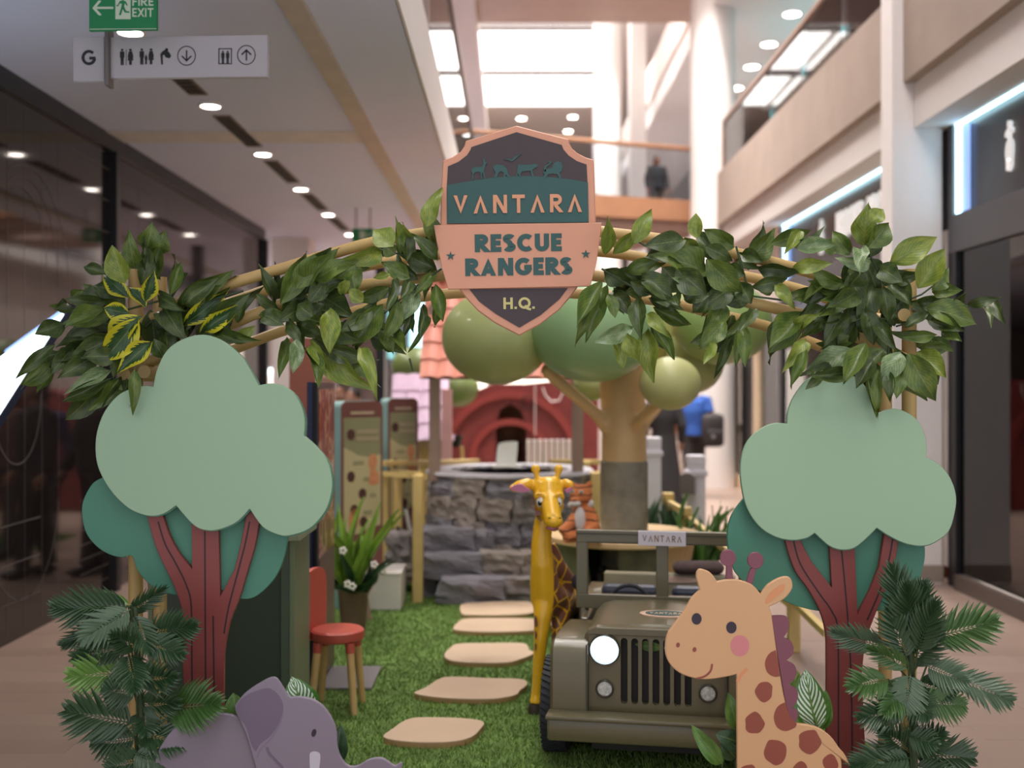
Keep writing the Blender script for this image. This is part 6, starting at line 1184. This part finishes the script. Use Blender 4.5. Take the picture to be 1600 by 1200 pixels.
# ------------------------------------------------------------------ people
SKIN = mat('skin_brown', (150, 104, 82), .5, var=.04); HAIR = mat('hair_black', (34, 28, 28), .6, var=.1)
def person(label, loc, rz, H, shirt, trousers, robe=None, stride=.12, bag=None, hairlong=False, sleeves=False, group=None):
    t = thing('person', label, 'person', loc, rz, group); k = H/1.72
    J3 = lambda n, me: obj(n, me, None, t, local=True)
    V3 = lambda x, y, z: Vector((x, y, z))*k
    hips = {s: V3(s*.085, 0, .93) for s in (-1, 1)}; knee = {s: V3(s*.09, -.02+s*stride*.5, .5) for s in (-1, 1)}; ank = {s: V3(s*.09, s*stride, .09) for s in (-1, 1)}
    sho = {s: V3(s*.19, .01, 1.42) for s in (-1, 1)}; elb = {s: V3(s*.25, .03-s*.05, 1.13) for s in (-1, 1)}; wri = {s: V3(s*.255, -.06-s*.08, .9) for s in (-1, 1)}
    def body(mb):
        mb.ell(V3(0, -.01, 1.61), (.075*k, .095*k, .115*k), 18, 14); mb.ell(V3(0, -.055, 1.56), (.05*k, .05*k, .055*k), 12, 10); mb.tube([V3(0, 0, 1.42), V3(0, .0, 1.55)], [.06*k, .05*k], 14)
        mb.ell(V3(0, -.112, 1.595), (.014*k, .02*k, .026*k), 10, 8)                        # nose
        for s in (-1, 1): mb.ell(V3(s*.078, .0, 1.605), (.014*k, .022*k, .032*k), 10, 8)   # ears
        mb.tube([V3(0, 0, .95), V3(0, 0, 1.1), V3(0, 0, 1.3), V3(0, 0, 1.42)], [.14*k, .13*k, .15*k, .12*k], 16)
        for s in (-1, 1):
            mb.tube([hips[s], knee[s], ank[s]], [.085*k, .058*k, .042*k], 12); mb.tube([V3(s*.1, .01, 1.4), sho[s], elb[s], wri[s]], [.07*k, .055*k, .042*k, .028*k], 12)
            h0 = wri[s]; d_ = (wri[s]-elb[s]).normalized(); sd = Vector((0, 1, 0))
            mb.tube([h0, h0+d_*.05*k, h0+d_*.09*k], [.028*k, .038*k, .034*k], 10)
            for i, L in enumerate((.07, .08, .076, .06)): o = sd*(-.03+i*.02)*k; mb.tube([h0+d_*.08*k+o, h0+d_*(.08+L*.55)*k+o, h0+d_*(.08+L)*k+o+Vector((-s*.012*k, 0, 0))], [.0105*k, .01*k, .008*k], 7)
            mb.tube([h0+d_*.03*k-sd*.025*k, h0+d_*.06*k-sd*.055*k, h0+d_*.095*k-sd*.06*k], [.013*k, .011*k, .009*k], 7)
    me = sculpt('body', body, .0095*k, 2, .35); me.materials.append(SKIN); J3('body', me)
    ex = robe or shirt
    def top(mb):
        mb.tube([V3(0, .0, .9), V3(0, 0, 1.05), V3(0, 0, 1.25), V3(0, 0, 1.4), V3(0, 0, 1.46)], [.165*k, .155*k, .18*k, .16*k, .07*k], 18)
        for s in (-1, 1):
            mb.tube([V3(s*.1, .01, 1.41), sho[s], elb[s].lerp(sho[s], 0 if sleeves or robe else .35)]+([wri[s]] if sleeves or robe else []), [.085*k, .075*k, .068*k]+([.05*k] if sleeves or robe else []), 12)
    me = sculpt('top', top, .014*k, 4, .4); me.materials.append(mat('cloth_%d_%d_%d' % ex, ex, .85, var=.08)); J3('jacket' if sleeves else ('robe_top' if robe else 'shirt'), me)
    if robe:
        o = J3('robe', MB().lathe([(.3*k, .03), (.26*k, .4*k), (.19*k, .85*k), (.17*k, 1.0*k), (.0, 1.0*k)], (0, 0, 0), 24).mesh('robe')); o.data.materials.append(mat('cloth_%d_%d_%d' % ex, ex, .85)); autosmooth(o)
    else:
        def leg(mb):
            mb.tube([V3(0, 0, .86), V3(0, 0, 1.0)], [.155*k, .15*k], 16)
            for s in (-1, 1): mb.tube([hips[s], knee[s], ank[s]+V3(0, 0, .0)], [.105*k, .08*k, .068*k], 12)
        me = sculpt('trousers', leg, .014*k, 3, .4); me.materials.append(mat('cloth_%d_%d_%d' % trousers, trousers, .85, var=.08)); J3('trousers', me)
    for s in (-1, 1):
        a = ank[s]; me = MB().ell((a.x, a.y-.06*k, .045*k), (.05*k, .13*k, .045*k), 14, 8).mesh('shoe'); me.materials.append(BLACKF); J3('shoe', me)
    def hair(mb):
        mb.ell(V3(0, .015, 1.645), (.088*k, .1*k, .1*k), 16, 12); mb.ell(V3(0, .05, 1.58), (.075*k, .06*k, .09*k), 14, 10)
        if hairlong: mb.tube([V3(0, .06, 1.62), V3(0, .08, 1.45), V3(0, .1, 1.3)], [.075*k, .07*k, .03*k], 12)
    me = sculpt('hair', hair, .012*k, 2, .5); me.materials.append(HAIR if not robe else mat('scarf_black', (30, 28, 30), .8)); J3('hair' if not robe else 'head_scarf', me)
    for s in (-1, 1):
        me = MB().ell(V3(s*.03, -.09, 1.615), (.014*k, .01*k, .009*k), 10, 8).mesh('eye'); me.materials.append(mat('eye_white', (236, 230, 222), .2)); e_ = J3('eye', me)
        me = MB().ell(V3(s*.03, -.098, 1.615), (.006*k, .005*k, .006*k), 8, 6).mesh('pupil'); me.materials.append(HAIR); obj('pupil', me, None, e_, local=True)
    me = MB().tube([V3(-.025, -.1, 1.545), V3(0, -.108, 1.543), V3(.025, -.1, 1.545)], [.004*k, .008*k, .004*k], 8).mesh('mouth'); me.materials.append(mat('lip_brown', (130, 76, 70), .5)); J3('mouth', me)
    return t
def backpack(label, loc, rz):
    t = thing('backpack', label, 'bag', loc, rz); M = mat('bag_black', (46, 40, 40), .7, var=.08)
    obj('body', MB().box((-.17, -.09, -.24), (.17, .09, .24), bev=.07), M, t, smooth=True, local=True); obj('pocket', MB().box((-.13, .08, -.2), (.13, .13, .02), bev=.03), M, t, smooth=True, local=True)
    for s in (-1, 1): obj('strap', MB().tube([(s*.1, -.07, .2), (s*.12, -.16, .24), (s*.12, -.2, .1)], .02, 8), M, t, local=True)
    obj('badge', MB().lathe([(0, 0), (.03, 0), (.03, .006), (0, .006)], (.05, .132, -.08), 16, Matrix.Rotation(R(-90), 4, 'X')), mat('badge_silver', (190, 186, 186), .3, metal=.6), t, local=True)
d = 16.3
person('person in a bright blue shirt and dark trousers walking away past the white wall', (P(1084, 0, d).x, d, 0), R(180), 1.72, (52, 92, 172), (48, 42, 42))
backpack('black backpack slung over the shoulder of the blue shirted person', (P(1111, 0, d).x, d+-.12, P(0, 672, d).z), R(195))
d = 15.0
person('person in a long black robe beside the white post', (P(1036, 0, d).x, d, 0), R(190), 1.66, (32, 30, 32), None, robe=(32, 30, 32))
person('child in a dark coat standing behind the bridge glass', tuple(Ma @ Vector((1.35, .5, 4.3))), R(20), 1.12, (52, 52, 56), (40, 40, 44), sleeves=True, hairlong=True)
person('second child in a dark coat on the bridge behind the first', tuple(Ma @ Vector((1.58, .95, 4.3))), R(-30), 1.08, (60, 58, 66), (40, 42, 60), sleeves=True)
person('dark haired person mostly hidden behind the nearer info board', (P(527, 0, 10.6).x, 10.6, 0), R(30), 1.64, (96, 66, 60), (50, 46, 50), sleeves=True)
person('dark haired person in navy whose head shows above the nearer info board', (P(551, 0, 11.4).x, 11.4, 0), R(-20), 1.6, (44, 50, 96), (40, 40, 50), sleeves=True)
person('person in black clothes hidden by the tree crown, mirrored in the dark glass', (-2.32, 9.6, 0), R(60), 1.72, (30, 28, 30), (30, 28, 32), sleeves=True)
person('second person in black clothes mirrored in the dark glass, farther off', (-2.75, 9.8, 0), R(40), 1.7, (36, 32, 32), (46, 40, 38), sleeves=True)

# ------------------------------------------------------------------ hanging signs, added glare panel
SW_ = mat('sign_white', (190, 184, 188), .5, var=.01); INK = mat('sign_ink', (34, 32, 36), .5, var=0); GRN = mat('exit_green', (24, 132, 78), .5, var=.02); GWT = mat('exit_white', (206, 220, 196), .5, var=0); STEEL = mat('pole_steel', (120, 112, 110), .4, metal=.4)
d = 5.2; q = lambda l: px2(l, d)
ds = thing('direction_sign', 'long pale hanging direction sign with black toilet and lift pictograms', 'sign', tuple(P(265, 90, d)))
obj('panel', MB().prism(q([(113, 58), (163, 57), (163, 126), (114, 126)]), d, d+.03, bev=.003).prism(q([(172, 58), (418, 54), (418, 120), (172, 122)]), d, d+.03, bev=.003), SW_, ds)
p0, p1 = P(163, 133, d-.03), P(178, 40, d+.04); obj('pole', MB().box((p0.x, d-.03, p0.z), (p1.x, d+.04, 3.63), bev=.003), STEEL, ds)
def ink(pts, nm='pictogram'): obj(nm, MB().prism(q(pts), d-.0015, d+.001), INK, ds)
def c3_(l): return [(100+x/4.848, y/4.848) for x, y in l]
obj('lettering', text_mb(MB(), 'G', P(138.5, 102, d), X_, Z_, 24*d/FP, .19, 0, .0015, True, 22*d/FP), INK, ds)
def man(x, y0, y1, w):
    h_ = y1-y0; ink(c3_(circ(x, y0+h_*.07, w*.28, h_*.075, 14)))
    ink(c3_([(x-w*.5, y0+h_*.2), (x-w*.4, y0+h_*.16), (x+w*.4, y0+h_*.16), (x+w*.5, y0+h_*.2), (x+w*.5, y0+h_*.55), (x+w*.34, y0+h_*.55), (x+w*.34, y1), (x+w*.04, y1), (x, y0+h_*.62), (x-w*.04, y1), (x-w*.34, y1), (x-w*.34, y0+h_*.55), (x-w*.5, y0+h_*.55)]))
def woman(x, y0, y1, w):
    h_ = y1-y0; ink(c3_(circ(x, y0+h_*.07, w*.25, h_*.075, 14)))
    ink(c3_([(x-w*.28, y0+h_*.16), (x+w*.28, y0+h_*.16), (x+w*.5, y0+h_*.5), (x+w*.4, y0+h_*.55), (x+w*.5, y0+h_*.72), (x+w*.25, y0+h_*.72), (x+w*.22, y1), (x-w*.22, y1), (x-w*.25, y0+h_*.72), (x-w*.5, y0+h_*.72), (x-w*.4, y0+h_*.55), (x-w*.5, y0+h_*.5)]))
man(441, 370, 494, 34); ink(c3_([(470, 374), (474, 374), (474, 494), (470, 494)])); woman(504, 370, 492, 44)
man(590, 368, 490, 34); man(622, 415, 488, 20); woman(660, 368, 488, 42)
ink(c3_([(738, 490), (730, 410), (750, 385), (775, 376), (800, 400), (812, 425), (800, 442), (770, 435), (760, 415), (748, 420), (750, 488)])); ink(c3_(circ(778, 376, 12, 11, 12)))
def ring(cx, cy, r, w):
    L_, R_ = ribbon2([(p[0], p[1]) for p in circ(cx, cy, r, r*1.07, 40)+[circ(cx, cy, r, r*1.07, 40)[0]]], w)
    mb = MB(); A_, B_ = px2(c3_([tuple(v) for v in L_]), d), px2(c3_([tuple(v) for v in R_]), d); n_ = len(A_)
    mb.add([(p.x, d-.0015, p.y) for p in A_]+[(p.x, d-.0015, p.y) for p in B_], [(i, i+1, n_+i+1, n_+i) for i in range(n_-1)]); obj('pictogram', mb, INK, ds)
for cx, cy, s in ((929, 423, 1), (1382, 417, -1)):
    ring(cx, cy, 67, 7); ink(c3_([(cx-5, cy-42*s), (cx+5, cy-42*s), (cx+5, cy+40*s), (cx-5, cy+40*s)])); ink(c3_([(cx-40, cy+5*s), (cx-32, cy-2*s), (cx, cy+30*s), (cx+32, cy-2*s), (cx+40, cy+5*s), (cx, cy+45*s)]))
for a in ([(1170, 366), (1272, 366), (1272, 373), (1170, 373)], [(1170, 480), (1272, 480), (1272, 487), (1170, 487)], [(1170, 366), (1178, 366), (1178, 487), (1170, 487)], [(1265, 366), (1272, 366), (1272, 487), (1265, 487)]): ink(c3_(a))
man(1204, 385, 482, 26); man(1240, 385, 482, 26)
# fire exit
d = 5.0; fx = thing('fire_exit_sign', 'green hanging fire exit sign with arrow and running figure', 'sign', tuple(P(192, 20, d)))
obj('panel', MB().prism(q([(139, -52), (245, -52), (245, 46), (139, 48)]), d, d+.02, bev=.002), GRN, fx); obj('hanger', MB().tube([(P(165, 0, d).x, d+.01, P(0, -50, d).z), (P(165, 0, d).x, d+.01, 3.63)], .006, 8).tube([(P(220, 0, d).x, d+.01, P(0, -50, d).z), (P(220, 0, d).x, d+.01, 3.63)], .006, 8), STEEL, fx)
def fex(pts, m=GWT, nm='pictogram', e=.0015): obj(nm, MB().prism(px2(c3_(pts), d), d-e, d+.001), m, fx)
fex([(215, 62), (262, 5), (280, 5), (280, 12), (246, 52), (374, 52), (374, 68), (246, 68), (282, 108), (282, 116), (262, 116)]); fex([(390, -60), (505, -60), (505, 146), (390, 146)])
for pts in ([(424, 10), (450, 2), (470, 14), (484, 40), (476, 44), (462, 24), (456, 50), (472, 84), (496, 88), (496, 98), (462, 96), (446, 70), (432, 116), (418, 116), (434, 62), (440, 30), (424, 26), (412, 48), (398, 48), (398, 40), (408, 40)], circ(446, -10, 11, 11, 14)): fex(pts, GRN, e=.003)
for y, s in ((44, 'FIRE'), (128, 'EXIT')): p = P(100+598/4.848, y/4.848, d); obj('lettering', text_mb(MB(), s, p, X_, Z_, 66/4.848*d/FP, .17, .14, .0015, True, 160/4.848*d/FP), GWT, fx)
L_ = [(197, 224), (700, 220), (700, 216), (197, 219)]; fex(L_, GWT, 'border_line')
d = 12.6; ex2 = thing('exit_sign', 'small far green exit sign hanging above the arch garland', 'sign', tuple(P(566, 367, d)))
obj('panel', MB().box((P(550, 0, d).x, d, P(0, 378, d).z), (P(583, 0, d).x, d+.04, P(0, 357, d).z)), GRN, ex2); obj('hanger', MB().tube([P(556, 357, d+.02), (P(556, 0, d).x, d+.02, 3.63)], .008, 8).tube([P(578, 357, d+.02), (P(578, 0, d).x, d+.02, 3.63)], .008, 8), STEEL, ex2)
obj('pictogram', MB().box((P(562, 0, d).x, d-.003, P(0, 374, d).z), (P(570, 0, d).x, d, P(0, 361, d).z)), GWT, ex2); obj('lettering', text_mb(MB(), 'EXIT', P(576, 371, d), X_, Z_, .05, .17, .14, .003, True, .085), GWT, ex2)
# added glowing panel standing in for a bright reflection at the dark glass
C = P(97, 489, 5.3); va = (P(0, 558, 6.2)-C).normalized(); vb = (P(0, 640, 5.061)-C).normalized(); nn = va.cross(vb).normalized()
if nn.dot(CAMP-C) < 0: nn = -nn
sc_ = thing('glare_panel', 'added white glare panel standing in for a reflection with dark bezel by the leafy corner', 'screen', tuple(C))
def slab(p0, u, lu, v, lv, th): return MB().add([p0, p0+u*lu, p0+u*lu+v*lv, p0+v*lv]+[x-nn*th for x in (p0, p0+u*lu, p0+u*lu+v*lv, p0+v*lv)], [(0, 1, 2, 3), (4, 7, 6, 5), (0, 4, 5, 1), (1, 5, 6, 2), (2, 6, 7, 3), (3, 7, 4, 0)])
obj('glare_face', slab(C, va, 1.15, vb, .75, .01), emis('glare_white', (226, 244, 255), 5), sc_)
obj('edging', slab(C-vb*.06-va*.02-nn*.011, va, 1.17, vb, .8, .03), mat('edging_dark', (28, 32, 56), .4), sc_)
obj('blue_fringe', slab(C-vb*.05-va*.01, va, 1.15, vb, .018, .012), LEDV, sc_)
pb = C+va*.7+vb*.4-nn*.04; obj('added_bracket', MB().tube([pb, pb-nn*max(.02, (pb.x+3.19)/nn.x)], .025, 10), BLACKF, sc_)
